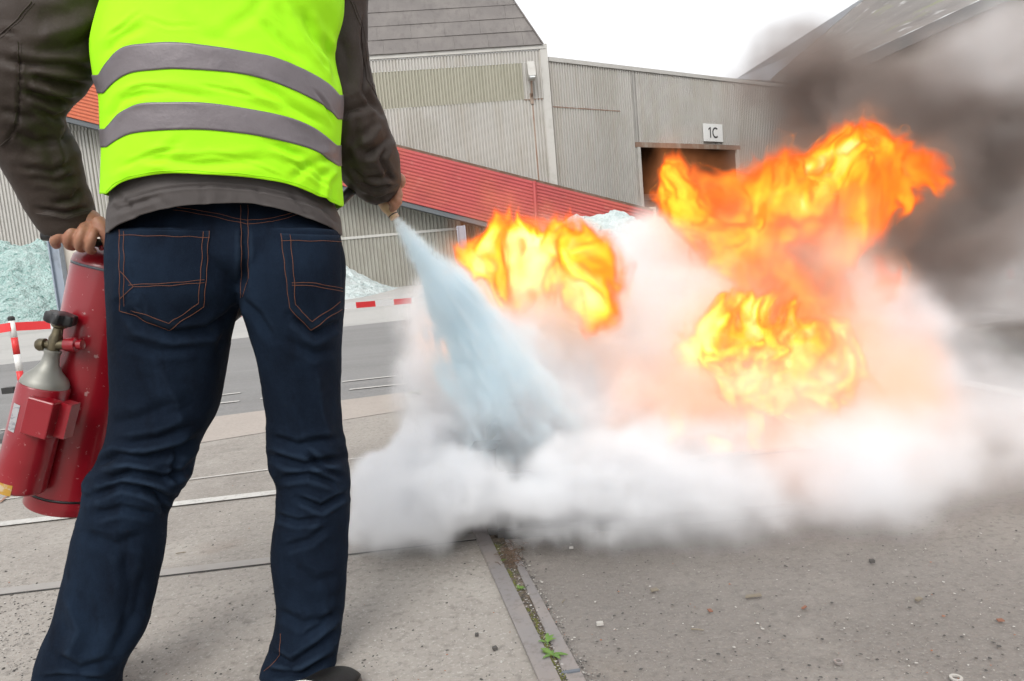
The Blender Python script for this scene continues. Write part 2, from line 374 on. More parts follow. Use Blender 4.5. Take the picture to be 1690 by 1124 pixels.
# steep slate roof built of overlapping slates
th = R(62); up = (-wn_ * math.cos(th) + Vector((0, 0, math.sin(th)))).normalized(); rn = up.cross(wd); rn = rn if rn.dot(wn_) > 0 else -rn
base0 = P(0) + Vector((0, 0, zE)) + wn_ * .12
rowh, sw = 0.86, 1.72
def verge(u): return -0.05 - u * 0.38
sl_me = {}
for r_ in range(9):
    off = (r_ % 2) * sw * .5
    k = 0; s1 = verge(r_ * rowh)
    x = s1 - off * .6 if off else s1
    edges = [s1, x - (0.35 if r_ % 2 else 0.9)]
    while edges[-1] > -25: edges.append(edges[-1] - sw * (0.92 + .12 * random.random()))
    for a_, b_ in zip(edges[:-1], edges[1:]):
        u0 = r_ * rowh - .08; u1 = (r_ + 1) * rowh; g = .008; lift = random.uniform(-.008, .010)
        c = base0 - P(0) + P(0)
        q = lambda s, u, h: base0 + wd * s + up * u + rn * h
        A0 = [q(b_ + g, u0,   .055 + lift), q(a_, u0,   .055 + lift), q(a_ - .38 * rowh * (a_ == s1), u1, .02), q(b_ + g, u1, .02)]
        B0 = [p - rn * .035 for p in A0]
        mb = MB(); mb.hexa(B0, A0); mb.build('slate', m_slate, hall)
mb = MB(); q = lambda s, u, h: base0 + wd * s + up * u + rn * h
tri = [q(-25, 0, 0), q(-.05, 0, 0), q(verge(8.1) , 8.1, 0), q(-25, 8.1, 0)]
mb.hexa([p - rn * .2 for p in tri], tri); mb.build('roof_deck', m_slate2, hall)
mb = MB(); mb.tube([q(-.03, -.1, .10), q(verge(8.1) + .03, 8.1, .06)], .035, 6); mb.build('verge_trim', m_slate2, hall)

# wall lamp on a bracket with its rust streak
lp = onwall(877, 160); lb = P(salong(lp)) + Vector((0, 0, lp.z))
lamp = empty('wall_lamp', lb); tag(lamp, 'grey floodlight on a bent bracket high on the hall wall above a rust streak', 'lamp')
mb = MB(); mb.tube([lb + wn_ * .1, lb + wn_ * .35 + Vector((0, 0, .1)), lb + wn_ * .5 + Vector((0, 0, .75))], .05, 8); mb.build('bracket', m_rust, lamp)
mb = MB(); mb.box(lb + wn_ * .6 + Vector((0, 0, 1.05)), (.34, .45, .75), rotw @ Matrix.Rotation(R(-20), 3, 'X'))
o = mb.build('lamp_housing', m_trim, lamp)
mb = MB(); mb.box(lb + wn_ * .80 + Vector((0, 0, .9)), (.26, .12, .5), rotw @ Matrix.Rotation(R(-20), 3, 'X')); mb.build('lens', mat('grey_lens', (.6, .62, .62), .2), lamp)
mb = MB(); mb.box(lb + wn_ * .06 + Vector((0, 0, -.1)), (.16, .1, .5), rotw); mb.build('mounting_plate', m_rust, lamp)
mb = MB(); mb.box(lb + wn_ * .045 + Vector((0, 0, -2.8)), (.17, .012, 5.0), rotw); mb.build('rust_streak', m_rust, hall)

# ---- right wing with door opening
C2 = at(903, 96, YB + .2); z2 = C2.z
E2 = atz(1290, 141, z2)
vd = (E2 - C2); vd.z = 0; Lw2 = vd.length; vd.normalize(); vn = Vector((vd.y, -vd.x, 0))
wing = empty('corrugated_wing', (C2.x, C2.y, 0)); tag(wing, 'lower grey corrugated warehouse wing with a dark open doorway', 'building')
def onwing(px, py): r = ray(px, py); t = (C2 - CAM).dot(vn) / r.dot(vn); return CAM + r * t
W = lambda s: Vector((C2.x, C2.y, 0)) + vd * s
sv = lambda p: (Vector((p.x, p.y, 0)) - W(0)).dot(vd)
d0, d1 = onwing(1052, 243), onwing(1215, 232)
sd0, sd1, zd = sv(d0), sv(d1), d0.z
jn = onwing(1048, 200); js = sv(jn)
mb = MB(); corr(mb, W(0), W(js), flat(0), flat(z2 - .1), 0.17, .07); mb.build('wall_cladding', m_clad, wing)
mb = MB(); corr(mb, W(js), W(Lw2 + 16), flat(zd), flat(z2 - .1), 0.17, .07); mb.build('wall_cladding', m_clad, wing)
mb = MB(); corr(mb, W(js), W(sd0), flat(0), flat(zd), 0.17, .07); corr(mb, W(sd1), W(Lw2 + 16), flat(0), flat(zd), 0.17, .07); mb.build('wall_cladding', m_clad, wing)
rz2 = math.atan2(vd.y, vd.x); rotv = Matrix.Rotation(rz2, 3, 'Z')
mb = MB(); mb.box(W((Lw2 + 16) / 2) + Vector((0, 0, z2 - .06)) + vn * .05, (Lw2 + 16, .16, .2), rotv); mb.build('eaves_trim', m_trim, wing)
mb = MB(); mb.box(W(js) + Vector((0, 0, z2 / 2)) + vn * .055, (.28, .03, z2 - .3), rotv); mb.build('joint_cover', m_clad, wing)
mb = MB(); pl = onwing(1022, 184); pl0 = onwing(912, 190); mb.box(W((sv(pl) + sv(pl0)) / 2) + Vector((0, 0, pl.z)) + vn * .06, (sv(pl) - sv(pl0), .03, .05), rotv); mb.build('flashing', m_rust, wing)
mb = MB(); mb.box(W((sd0 + sd1) / 2) + Vector((0, 0, zd + .12)) + vn * .05, (sd1 - sd0 + .4, .14, .26), rotv); mb.build('door_lintel', m_rust, wing)
for s_ in (sd0, sd1):
    mb = MB(); mb.box(W(s_) + Vector((0, 0, zd / 2)) + vn * .04, (.22, .16, zd), rotv); mb.build('door_jamb', m_trim, wing)
# dark room behind the doorway with beams in it
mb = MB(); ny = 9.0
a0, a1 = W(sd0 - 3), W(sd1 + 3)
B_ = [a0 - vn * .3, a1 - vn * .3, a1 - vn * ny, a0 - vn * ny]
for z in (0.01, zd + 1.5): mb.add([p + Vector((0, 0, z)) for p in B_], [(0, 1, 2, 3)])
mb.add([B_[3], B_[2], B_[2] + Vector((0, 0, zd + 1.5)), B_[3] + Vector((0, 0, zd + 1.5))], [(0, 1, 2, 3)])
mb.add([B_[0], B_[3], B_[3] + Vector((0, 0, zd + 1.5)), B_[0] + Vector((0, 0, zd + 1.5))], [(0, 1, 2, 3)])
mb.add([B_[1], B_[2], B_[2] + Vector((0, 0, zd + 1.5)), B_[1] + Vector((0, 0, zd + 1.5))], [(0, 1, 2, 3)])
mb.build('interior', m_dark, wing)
mb = MB(); mb.box(W((sd0 + sd1) / 2) - vn * 3 + Vector((0, 0, zd * .62)), (sd1 - sd0 + 2, .2, .35), rotv); mb.build('inner_beam', mat('dusty_beam', (.16, .14, .12), .9), wing)
# roof of wing
mb = MB(); A_ = [W(0), W(Lw2 + 16), W(Lw2 + 16) - vn * 14, W(0) - vn * 14]; zz = [z2, z2, z2 + .6, z2 + .6]
mb.add([p + Vector((0, 0, z)) for p, z in zip(A_, zz)], [(0, 1, 2, 3)]); mb.build('roof', m_clad_d, wing)

# sign 1C
sg = onwing(1173, 220); ss = sv(sg); sgc = W(ss) + vn * .16 + Vector((0, 0, sg.z))
k0 = onwing(1158, 219); k1 = onwing(1189, 219); swid = (sv(k1) - sv(k0)); kh = onwing(1173, 205).z - onwing(1173, 234).z
sign = empty('door_sign', sgc); tag(sign, 'small white sign reading 1C mounted above the dark doorway', 'sign')
mb = MB(); mb.box(sgc, (swid, .05, kh), rotv); mb.build('board', mat('white_sign', (.78, .78, .76), .4), sign)
m_black = mat('black_lettering', (0.03, 0.03, 0.03), 0.5)
sx_, sz_ = vd, Vector((0, 0, 1))
def glyph(name, rects):
    mb = MB()
    for quad in rects:
        f = [sgc + vn * .040 + sx_ * (u * kh) + sz_ * (w * kh) for u, w in quad]; mb.hexa([p - vn * .008 for p in f], f)
    return mb.build(name, m_black, sign)
glyph('digit_one', [[(-.31, -.29), (-.225, -.29), (-.225, .30), (-.31, .30)], [(-.44, .13), (-.31, .21), (-.31, .30), (-.44, .21)]])
arc = []; n_a = 14
for i in range(n_a):
    a0_, a1_ = R(48 + 264 * i / n_a), R(48 + 264 * (i + 1) / n_a); ro, ri, cx0 = .31, .218, .19
    arc.append([(cx0 + ro * .92 * math.cos(a0_), ro * math.sin(a0_)), (cx0 + ri * .92 * math.cos(a0_), ri * math.sin(a0_)), (cx0 + ri * .92 * math.cos(a1_), ri * math.sin(a1_)), (cx0 + ro * .92 * math.cos(a1_), ro * math.sin(a1_))])
glyph('letter_c', arc)

# ---- red clad sloping conveyor gallery across the front
YG = 33.0
gal = empty('red_gallery', at(660, 300, YG)); tag(gal, 'long sloping gallery clad in weathered red corrugated sheet in front of the halls', 'gallery')
T0, T1 = at(-60, 62, YG), at(1078, 349, YG); B0, B1 = at(-60, 150, YG), at(1084, 437, YG)
mid_t = (876 + 60) / (1138.)
def gsheet(t0, t1, mt, rib=0.145):
    mb = MB(); a, b = T0.lerp(T1, t0), T0.lerp(T1, t1); c, d = B0.lerp(B1, t0), B0.lerp(B1, t1)
    n = int((a - c).length / rib); vs = []; fs = []
    for i in range(n + 1):
        u = i / n
        for (du, h) in ((0, 0), (.35, 0), (.5, -.045), (.85, -.045)):
            w = min(1, u + du / n)
            for (p, q_) in ((a, c), (b, d)):
                v = p.lerp(q_, w); vs.append((v.x, v.y + h, v.z))
    for i in range(len(vs) // 2 - 1): fs.append((2 * i, 2 * i + 1, 2 * i + 3, 2 * i + 2))
    mb.add(vs, fs); return mb.build('side_cladding', mt, gal)
m_red2 = mat('faded_orange_red_cladding', (0.52, 0.13, 0.06), 0.5, layers=[('noise', 0.6, 5, 0.45, 0.7, (0.45, 0.11, 0.05), 0.8), ('noise', 2.2, 6, 0.60, 0.74, (0.6, 0.3, 0.2), 0.45)])
gsheet(0, .36, m_red2); gsheet(.36, mid_t, m_red); gsheet(mid_t, 1, m_red)
mb = MB()
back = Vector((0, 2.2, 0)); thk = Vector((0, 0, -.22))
mb.hexa([B0 + thk, B1 + thk, B1 + back + thk, B0 + back + thk], [B0, B1, B1 + back, B0 + back]); mb.build('soffit', mat('shadow_tone_soffit', (.11, .12, .13), .8), gal)  # dark colour stands for the shadow line under the gallery
mb = MB(); mb.hexa([T0, T1, T1 + back, T0 + back], [T0 + Vector((0, -.08, .1)), T1 + Vector((0, -.08, .1)), T1 + back + Vector((0, 0, .1)), T0 + back + Vector((0, 0, .1))]); mb.build('roof', m_rust, gal)
a, b = T0.lerp(T1, mid_t), B0.lerp(B1, mid_t)
mb = MB(); mb.tube([a + Vector((0, -.06, 0)), b + Vector((0, -.06, 0))], .09, 6); mb.build('joint_cover', m_red, gal)
for (px, py, w, yy) in ((768, 372, .34, 33.2), (1083, 372, .22, 33.2)):
    tp = at(px, py, yy); tp.z = min(tp.z, 20)
    g = Vector((tp.x, yy, 0))
    u = (at(px, 450, yy) if px > 100 else at(95, 460, yy)); g = Vector((u.x, yy, 0))
    mb = MB(); hgt = 2.6 if px > 1000 else (tp.z if px > 100 else 6.5)
    mb.box(g + Vector((0, 0, hgt / 2)), (w, .14, hgt)); mb.box(g + Vector((-w / 2, 0, hgt / 2)), (.06, .36, hgt)); mb.box(g + Vector((w / 2, 0, hgt / 2)), (.06, .36, hgt))
    mb.build('column', m_beige if px > 1000 else m_bsteel, gal)
# lower, darker cladding below the gallery: two tiers with a horizontal flashing
low = empty('low_shed', at(400, 430, 34.6)); tag(low, 'low dark grey corrugated shed wall beneath the red gallery', 'building')
Ys = 34.2
wj0, wj1 = at(560, 393, Ys), at(754, 379, Ys); zj = (wj0.z + wj1.z) / 2
xa, xb = at(-80, 470, Ys).x, at(764, 430, Ys).x
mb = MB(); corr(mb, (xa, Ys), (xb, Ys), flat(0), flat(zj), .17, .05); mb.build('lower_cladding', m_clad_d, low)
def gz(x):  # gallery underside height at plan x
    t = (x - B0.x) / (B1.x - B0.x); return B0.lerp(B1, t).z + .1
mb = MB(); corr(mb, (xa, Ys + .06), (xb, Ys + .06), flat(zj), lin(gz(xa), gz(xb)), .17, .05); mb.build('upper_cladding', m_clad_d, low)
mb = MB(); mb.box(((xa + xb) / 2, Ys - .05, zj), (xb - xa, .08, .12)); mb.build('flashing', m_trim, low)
bay = empty('bay_divider', at(110, 460, 24.6)); tag(bay, 'blue grey steel column with a beige panel beside the left glass heap', 'divider')
YD = 20.4; c0_, c1_ = at(100, 455, YD), at(104, 455, YD)
hp_ = at(95, 372, YD).z
for dx_, w_, th2 in ((0, .26, .05), (-.13, .035, .22), (.13, .035, .22)):
    mb = MB(); mb.box((c0_.x - .02 + dx_, YD, hp_ / 2), (w_, th2, hp_)); mb.build('column_web' if dx_ == 0 else 'column_flange', m_bsteel, bay)
mb = MB(); mb.box((c0_.x + .05 + 1.2, YD + .2, hp_ / 2 - .02), (2.4, .12, hp_)); mb.build('panel', m_beige, bay)
mb = MB(); mb.box((xb, Ys + 1, gz(xb) / 2), (.1, 2, gz(xb))); mb.build('end_wall', m_clad_d, low)

# ---- big hall on the right: sloping roof seen from below its verge
m_oldroof = mat('mossy_fibre_cement', (0.20, 0.185, 0.175), 0.85, layers=[
    ('noise', 0.35, 6, 0.42, 0.68, (0.14, 0.13, 0.125), 0.8, (1, 1, 1)), ('noise', 1.5, 6, 0.6, 0.72, (0.5, 0.5, 0.49), 0.8, (.5, 1, 1)), ('noise', 0.5, 4, 0.62, 0.75, (0.2, 0.24, 0.08), 0.5)])
m_palerf = mat('pale_blue_roof', (0.62, 0.66, 0.72), 0.6)
m_wallR = mat('brown_grey_wall', (0.26, 0.225, 0.20), 0.85, layers=[('noise', .5, 5, .45, .7, (0.20, 0.17, 0.155), .8)])
big = empty('roadside_warehouse', (14, 26, 0)); tag(big, 'large warehouse with a mossy old sloping roof half hidden by dark smoke on the right', 'building')
YR = 26.0
# near gable plane: verge line from (1300,150) to (1640,-10) (underside), eave point at left
e0, e1 = at(1312, 142, YR), at(1640, -10, YR)
f0, f1 = at(1272, 134, 44), at(1448, -16, 44)
e1 = e0 + (e1 - e0) * 2.2; f1 = f0 + (f1 - f0) * 2.2
nrm = (e1 - e0).cross(f0 - e0).normalized(); nrm = nrm if nrm.z > 0 else -nrm
nr = 46; vs = []; fs = []; MU = 26
for i in range(nr + 1):
    for (du, h) in ((0, 0), (.5, .10)):
        t = min(1, (i + du) / nr)
        lo, hi = e0.lerp(f0, t), e1.lerp(f1, t)
        for k in range(MU + 1):
            q = lo.lerp(hi, k / MU) + nrm * (h + .03 * (k % 2)); vs.append(tuple(q))
for i in range(2 * nr + 1):
    for k in range(MU): a = i * (MU + 1) + k; fs.append((a, a + 1, a + MU + 2, a + MU + 1))
o = mesh_obj('roof', vs, fs, m_oldroof, big)
mb = MB(); dn = Vector((0, 0, -.42)); bk = Vector((0, .25, 0)); fw = Vector((0, -.12, 0))
mb.hexa([e0 + fw + dn, e1 + fw + dn, e1 + bk + dn, e0 + bk + dn], [e0 + fw, e1 + fw, e1 + bk, e0 + bk]); mb.build('bargeboard', mat('dark_bargeboard', (.10, .10, .10), .7), big)
mb = MB(); g0, g1 = Vector((e0.x, YR + .3, 0)), Vector((e1.x, YR + .3, 0))
mb.add([g0, g1, g1 + Vector((0, 0, e1.z - .1)), g0 + Vector((0, 0, e0.z - .1))], [(0, 1, 2, 3)])
mb.add([g0, Vector((f0.x + 1, f0.y, 0)), Vector((f0.x + 1, f0.y, f0.z - .3)), g0 + Vector((0, 0, e0.z - .1))], [(0, 1, 2, 3)]); mb.build('wall', m_wallR, big)
# farther pale roof
far = empty('pale_roofed_hall', (60, 110, 0)); tag(far, 'distant hall with a pale blue grey roof showing over the wing at right', 'building')
q0, q1 = at(1215, 130, 90), at(1450, -20, 90); q2 = at(1560, -20, 95); q3 = at(1400, 140, 95)
mb = MB(); mb.hexa([q0 + Vector((0, 12, 0)), q3 + Vector((0, 12, 0)), q2 + Vector((0, 12, 0)), q1 + Vector((0, 12, 0))], [q0, q3, q2, q1]); mb.build('roof', m_palerf, far)
gg0, gg3 = Vector((q0.x, 91, 0)), Vector((q3.x, 96, 0))
mb = MB(); mb.hexa([gg0, gg3, gg3 + Vector((0, 12, 0)), gg0 + Vector((0, 12, 0))], [q0 + Vector((0, 1, -.01)), q3 + Vector((0, 1, -.01)), q3 + Vector((0, 12, -.01)), q0 + Vector((0, 12, -.01))]); mb.build('wall', m_clad, far)

# ---- heaps of broken glass
m_glassheap = mat('crushed_green_glass', (0.40, 0.56, 0.53), 0.35, layers=[
    ('noise', 1.6, 6, 0.50, 0.62, (0.30, 0.48, 0.45), 0.8, (1, 1, 1.8)), ('noise', 3.5, 6, 0.56, 0.66, (0.03, 0.16, 0.135), 0.85, (1, 1, 2.2)), ('noise', 14, 4, 0.5, 0.7, (0.70, 0.75, 0.74), 0.7), ('vorocol', 14, 0, .66, .85, (0.7, 0.78, 0.76), .3)],
    bump=[('voro', 16, 0, 0.8, 0.06), ('noise', 34, 5, 0.9, 0.05)])
m_glasspale = mat('crushed_clear_glass', (0.60, 0.68, 0.67), 0.35, layers=[('noise', 1.6, 6, 0.50, 0.64, (0.42, 0.52, 0.51), 0.7, (1, 1, 1.8)), ('noise', 4.5, 6, 0.60, 0.70, (0.14, 0.22, 0.215), 0.6, (1, 1, 2.2)), ('noise', 14, 4, 0.5, 0.7, (0.74, 0.78, 0.78), 0.7)], bump=[('voro', 16, 0, 0.7, 0.05), ('noise', 34, 5, 0.8, 0.05)])
def heap(px_profile, Y, dep, label, seed, n=150):
    """px_profile: skyline pixels left..right; ridge at distance Y, spilling dep metres to the front"""
    pts = [at(px, py, Y) for px, py in px_profile]; xs = [p.x for p in pts]; zs = [max(p.z, 0) for p in pts]
    x0, x1 = xs[0] - .5, xs[-1] + .5; vs = []; fs = []; m_ = int(n * .6)
    for j in range(m_ + 1):
        v = j / m_; y = Y - dep + (dep * 1.9) * v
        fr = min(1, max(0, v / .53)); bk = min(1, max(0, (1 - v) / .47)); prof = min(fr, bk)
        prof = prof ** .75
        for i in range(n + 1):
            x = x0 + (x1 - x0) * i / n; zr = np.interp(x, xs, zs, 0, 0)
            q = Vector((x * 1.1 + seed, y * 1.1, seed))
            nz = mnoise.fractal(q, 1.0, 2.0, 6) * .16 + mnoise.ridged_multi_fractal(q * 2.2, 1.0, 2.2, 4, 1.0, 2.0) * .06 + mnoise.cell(q * 6) * .025
            z = zr * prof * (1 + .30 * nz) + nz * .55 * min(1, prof * 3) * (zr > .05) - .06
            vs.append((x + mnoise.noise(q * 4) * .09, y + mnoise.noise(q * 5) * .14, max(z, -.06) if zr > 0 else -.06))
    for j in range(m_):
        for i in range(n):
            a = j * (n + 1) + i; fs.append((a, a + 1, a + n + 2, a + n + 1))
    o = mesh_obj('glass_heap', vs, fs, m_glassheap if seed < 5 else m_glasspale); return tag(o, label, 'glass heap', 'heaps of crushed glass', 'thing')
heap([(-260, 560), (-160, 420), (-60, 392), (0, 398), (80, 397), (140, 440), (200, 500), (240, 545)], 26.0, 5, 'heap of green and white crushed glass behind the striped barrier post at far left', 3.1, 170)
heap([(350, 520), (390, 480), (440, 460), (500, 428), (560, 436), (600, 458), (640, 482), (700, 500)], 28.0, 5.5, 'low pale heap of crushed glass seen beside the right trouser leg', 8.7, 130)
heap([(840, 440), (870, 400), (930, 366), (960, 358), (1000, 352), (1030, 352), (1060, 362), (1100, 378), (1180, 400), (1260, 440), (1290, 462)], 24.0, 4.5, 'tall whitish heap of crushed glass rising behind the left flame', 14.2, 170)
# ================================================================ TRAY, BARRIERS, DEBRIS
m_tray = mat('burnt_steel', (0.10, 0.10, 0.10), 0.5, .5, layers=[('noise', 8, 5, .45, .7, (0.20, 0.19, 0.185), .7), ('noise', 3, 4, .55, .7, (0.04, 0.035, 0.03), .8)], bump=[('noise', 60, 3, .3, .003)])
tc0 = ground(822, 886); tyf = tc0.y; tx0 = tc0.x; tx1 = tx0 + .95; tyb = tyf + .7; th_ = .185
tray = empty('fire_tray', (tx0, tyf, 0)); tag(tray, 'rectangular steel fire tray mostly hidden in the white powder cloud', 'tray')
for a_, b_ in (((tx0, tyf), (tx1, tyf)), ((tx1, tyf), (tx1, tyb)), ((tx1, tyb), (tx0, tyb)), ((tx0, tyb), (tx0, tyf))):
    A_, B_ = Vector((*a_, 0)), Vector((*b_, 0)); d = (B_ - A_).normalized(); n = Vector((-d.y, d.x, 0))
    mb = MB(); c = (A_ + B_) / 2 + Vector((0, 0, th_ / 2)) + n * .003; mb.box(c, ((B_ - A_).length - .002, .004, th_), Matrix.Rotation(math.atan2(d.y, d.x), 3, 'Z')); mb.build('side_plate', m_tray, tray)
    mb = MB(); c = (A_ + B_) / 2 + Vector((0, 0, th_ + .002)) - n * .014; mb.box(c, ((B_ - A_).length, .036, .005), Matrix.Rotation(math.atan2(d.y, d.x), 3, 'Z')); mb.build('rim', mat('bright_rim_steel', (.30, .30, .31), .35, .7), tray)
    mb = MB(); c = (A_ + B_) / 2 + Vector((0, 0, .012)) - n * .012; mb.box(c, ((B_ - A_).length, .03, .024), Matrix.Rotation(math.atan2(d.y, d.x), 3, 'Z')); mb.build('foot_angle', m_tray, tray)
mb = MB(); mb.box(((tx0 + tx1) / 2, (tyf + tyb) / 2, .01), (tx1 - tx0 - .02, tyb - tyf - .02, .012)); mb.build('floor_plate', m_tray, tray)
hc_ = at(800, 735, 2.22)
mb = MB(); mb.box(hc_, (.085, .11, .004), Matrix.Rotation(R(-8), 3, 'Z')); mb.box(hc_ + Vector((.03, .09, .03)), (.004, .16, .05), Matrix.Rotation(R(-14), 3, 'Z')); mb.build('corner_bracket', mat('bracket_steel', (.36, .36, .37), .35, .6), tray)

m_white = mat('white_plastic', (0.72, 0.72, 0.70), 0.45); m_rw = mat('red_plastic', (0.62, 0.03, 0.03), 0.4)
m_tapew = mat('white_tape', (0.76, 0.76, 0.75), 0.4); m_taper = mat('red_tape', (0.70, 0.035, 0.04), 0.4)
YP = 4.25
pb, pt = at(52, 735, YP), at(21, 529, YP)
pb = Vector((pb.x, YP, 0)); pt = Vector((pb.x + .002, YP, pt.z))
post = empty('barrier_post', pb); tag(post, 'red and white striped barrier post at the far left carrying the tape', 'post', 'barrier posts')
nst = 7
for i in range(nst):
    a_, b_ = pb.lerp(pt, i / nst), pb.lerp(pt, (i + 1) / nst)
    mb = MB(); mb.tube([a_, b_], .018, 16); mb.build('stripe', m_white if i % 2 == 0 else m_rw, post, True)
mb = MB(); mb.lathe(pt, (0, 0, 1), [(0, .019), (.018, .019), (.026, .012)], 14); mb.build('cap', m_blk0 if 'm_blk0' in globals() else mat('black_cap', (.02, .02, .02), .4), post)
mb = MB(); mb.box(pb + Vector((-.05, -.03, pt.z * .42)), (.07, .05, .035)); mb.build('clamp', mat('black_clamp', (.02, .02, .02), .5), post)
mb = MB(); mb.lathe(pb, (0, 0, 1), [(0, .17), (.03, .17), (.05, .12), (.055, .03)], 20); mb.build('foot', mat('grey_rubber_foot', (.08, .08, .08), .8), post)
YQ = 7.6
qx, qy = 1668, 513
qb = ground(1668, 514); qh = .42
post2 = empty('barrier_post', qb); tag(post2, 'short red and white post on a square grey base at the right edge', 'post', 'barrier posts')
mb = MB(); s_ = .185
mb.hexa([qb + Vector(v) for v in ((-s_, -s_, 0), (s_, -s_, 0), (s_, s_, 0), (-s_, s_, 0))], [qb + Vector(v) for v in ((-s_, -s_, .055), (s_, -s_, .055), (s_, s_, .055), (-s_, s_, .055))])
mb.build('base', mat('grey_rubber_base', (.14, .13, .125), .85), post2)
mb = MB(); mb.hexa([qb + Vector(v) for v in ((-s_ * .98, -s_ * .98, .056), (s_ * .98, -s_ * .98, .056), (s_ * .98, s_ * .98, .056), (-s_ * .98, s_ * .98, .056))], [qb + Vector(v) for v in ((-.05, -.05, .11), (.05, -.05, .11), (.05, .05, .11), (-.05, .05, .11))])
mb.build('sloping_top', mat('pale_dusty_top', (.38, .37, .35), .9), post2)
for i in range(5):
    a_, b_ = .10 + i * .085, .10 + (i + 1) * .085
    mb = MB(); mb.tube([qb + Vector((0, 0, a_)), qb + Vector((0, 0, b_))], .026, 16); mb.build('stripe', m_rw if i % 2 == 0 else m_white, post2, True)
# striped tape sagging from the left post across the yard to a far post hidden by the cloud
ta = pt + Vector((0, -.02, -.035)); tb = at(960, 466, 8.6)
tape = empty('barrier_tape', ta); tag(tape, 'red and white striped barrier tape stretched low between posts in front of the glass heaps', 'tape')
def tape_run(A_, B_, sag, n, first=0, w=.05):
    for i in range(n):
        vs = []; 
        for k in range(5):
            t = (i + k / 4) / n; p = A_.lerp(B_, t) + Vector((0, 0, -sag * 4 * t * (1 - t)))
            tw = .25 * math.sin(t * 9)
            vs += [p + Vector((0, tw * w * .5, w / 2)), p + Vector((0, -tw * w * .5, -w / 2))]
        o = mesh_obj('tape_stripe', vs, [(2 * k, 2 * k + 1, 2 * k + 3, 2 * k + 2) for k in range(4)], m_taper if (i + first) % 2 == 0 else m_tapew, tape)
        md = o.modifiers.new('t', 'SOLIDIFY'); md.thickness = .0006
tape_run(ta, tb, .045, 28, 0)
tape_run(at(-160, 548, 4.0), ta, .02, 5, 0)
post3 = empty('barrier_post', Vector((tb.x, tb.y, 0)))
tag(post3, 'striped barrier post at the far end of the tape, lost in the powder cloud', 'post', 'barrier posts')
for i in range(6):
    mb = MB(); mb.tube([Vector((tb.x, tb.y, tb.z * 1.04 * i / 6)), Vector((tb.x, tb.y, tb.z * 1.04 * (i + 1) / 6))], .02, 12); mb.build('stripe', m_white if i % 2 else m_rw, post3, True)

# ---- loose grit: one object of many small stones
def stones(name, n, region, smin, smax, mts, seed, z=0.004):
    rg = random.Random(seed); V_ = []; F_ = []; MI = []
    ico = [(0, 0, 1), (.9, 0, .3), (.28, .85, .3), (-.73, .53, .3), (-.73, -.53, .3), (.28, -.85, .3), (0, 0, -.3)]
    fc = [(0, 1, 2), (0, 2, 3), (0, 3, 4), (0, 4, 5), (0, 5, 1), (6, 2, 1), (6, 3, 2), (6, 4, 3), (6, 5, 4), (6, 1, 5)]
    for _ in range(n):
        p = region(rg)
        if p is None: continue
        s = smin * (smax / smin) ** (rg.random() ** 2.2); a = rg.random() * 6.28; b = len(V_); sx, sy, sz = s * rg.uniform(.7, 1.4), s * rg.uniform(.6, 1.1), s * rg.uniform(.4, .9)
        for v in ico:
            x, y = v[0] * sx * rg.uniform(.8, 1.2), v[1] * sy * rg.uniform(.8, 1.2)
            V_.append((p[0] + x * math.cos(a) - y * math.sin(a), p[1] + x * math.sin(a) + y * math.cos(a), z + v[2] * sz))
        F_ += [tuple(b + i for i in f) for f in fc]; MI += [rg.choices(range(len(mts)), [3, 2.6, 1.0, .2][:len(mts)])[0]] * len(fc)
    o = mesh_obj(name, V_, F_, None, None, False, mts, MI); tag(o, None, None, None, 'stuff'); return o
SM = [mat('dark_stone', (.07, .065, .06), .9), mat('grey_stone', (.26, .24, .22), .9), mat('pale_stone', (.42, .40, .37), .9), mat('rust_chip', (.28, .12, .07), .9)]
def anyw(rg):
    px, py = rg.uniform(-20, 1710), 640 + 500 * rg.random() ** .75; p = ground(px, py); return (p.x, p.y)
o = stones('grit', 6000, anyw, .0009, .0042, SM, 3); o['label'] = 'loose grit scattered over the concrete and asphalt'
def corner(rg):
    p = ground(abs(rg.gauss(60, 75)), rg.gauss(1040, 45)); return (p.x, p.y)
o = stones('gravel', 900, corner, .001, .0048, SM[:3], 5); o['label'] = 'dark gravel spill on the concrete behind the left trouser leg'
def groove(rg):
    y = rg.uniform(.95, yj - .03); x = (chx(1, y) + chx(2, y)) / 2 + rg.gauss(0, .35) * (chx(2, y) - chx(1, y)); return (x, y)
o = stones('groove_debris', 1500, groove, .001, .004, SM, 8, .0085); o['label'] = 'dirt crumbs and chips along the rail groove'
def edge_(rg):
    y = rg.uniform(.95, yj - .03); x = chx(3, y) + abs(rg.gauss(0, .012)); return (x, y)
o = stones('rail_edge_grit', 700, edge_, .001, .0042, SM, 11); o['label'] = 'pale stone grit along the outer edge of the rail'

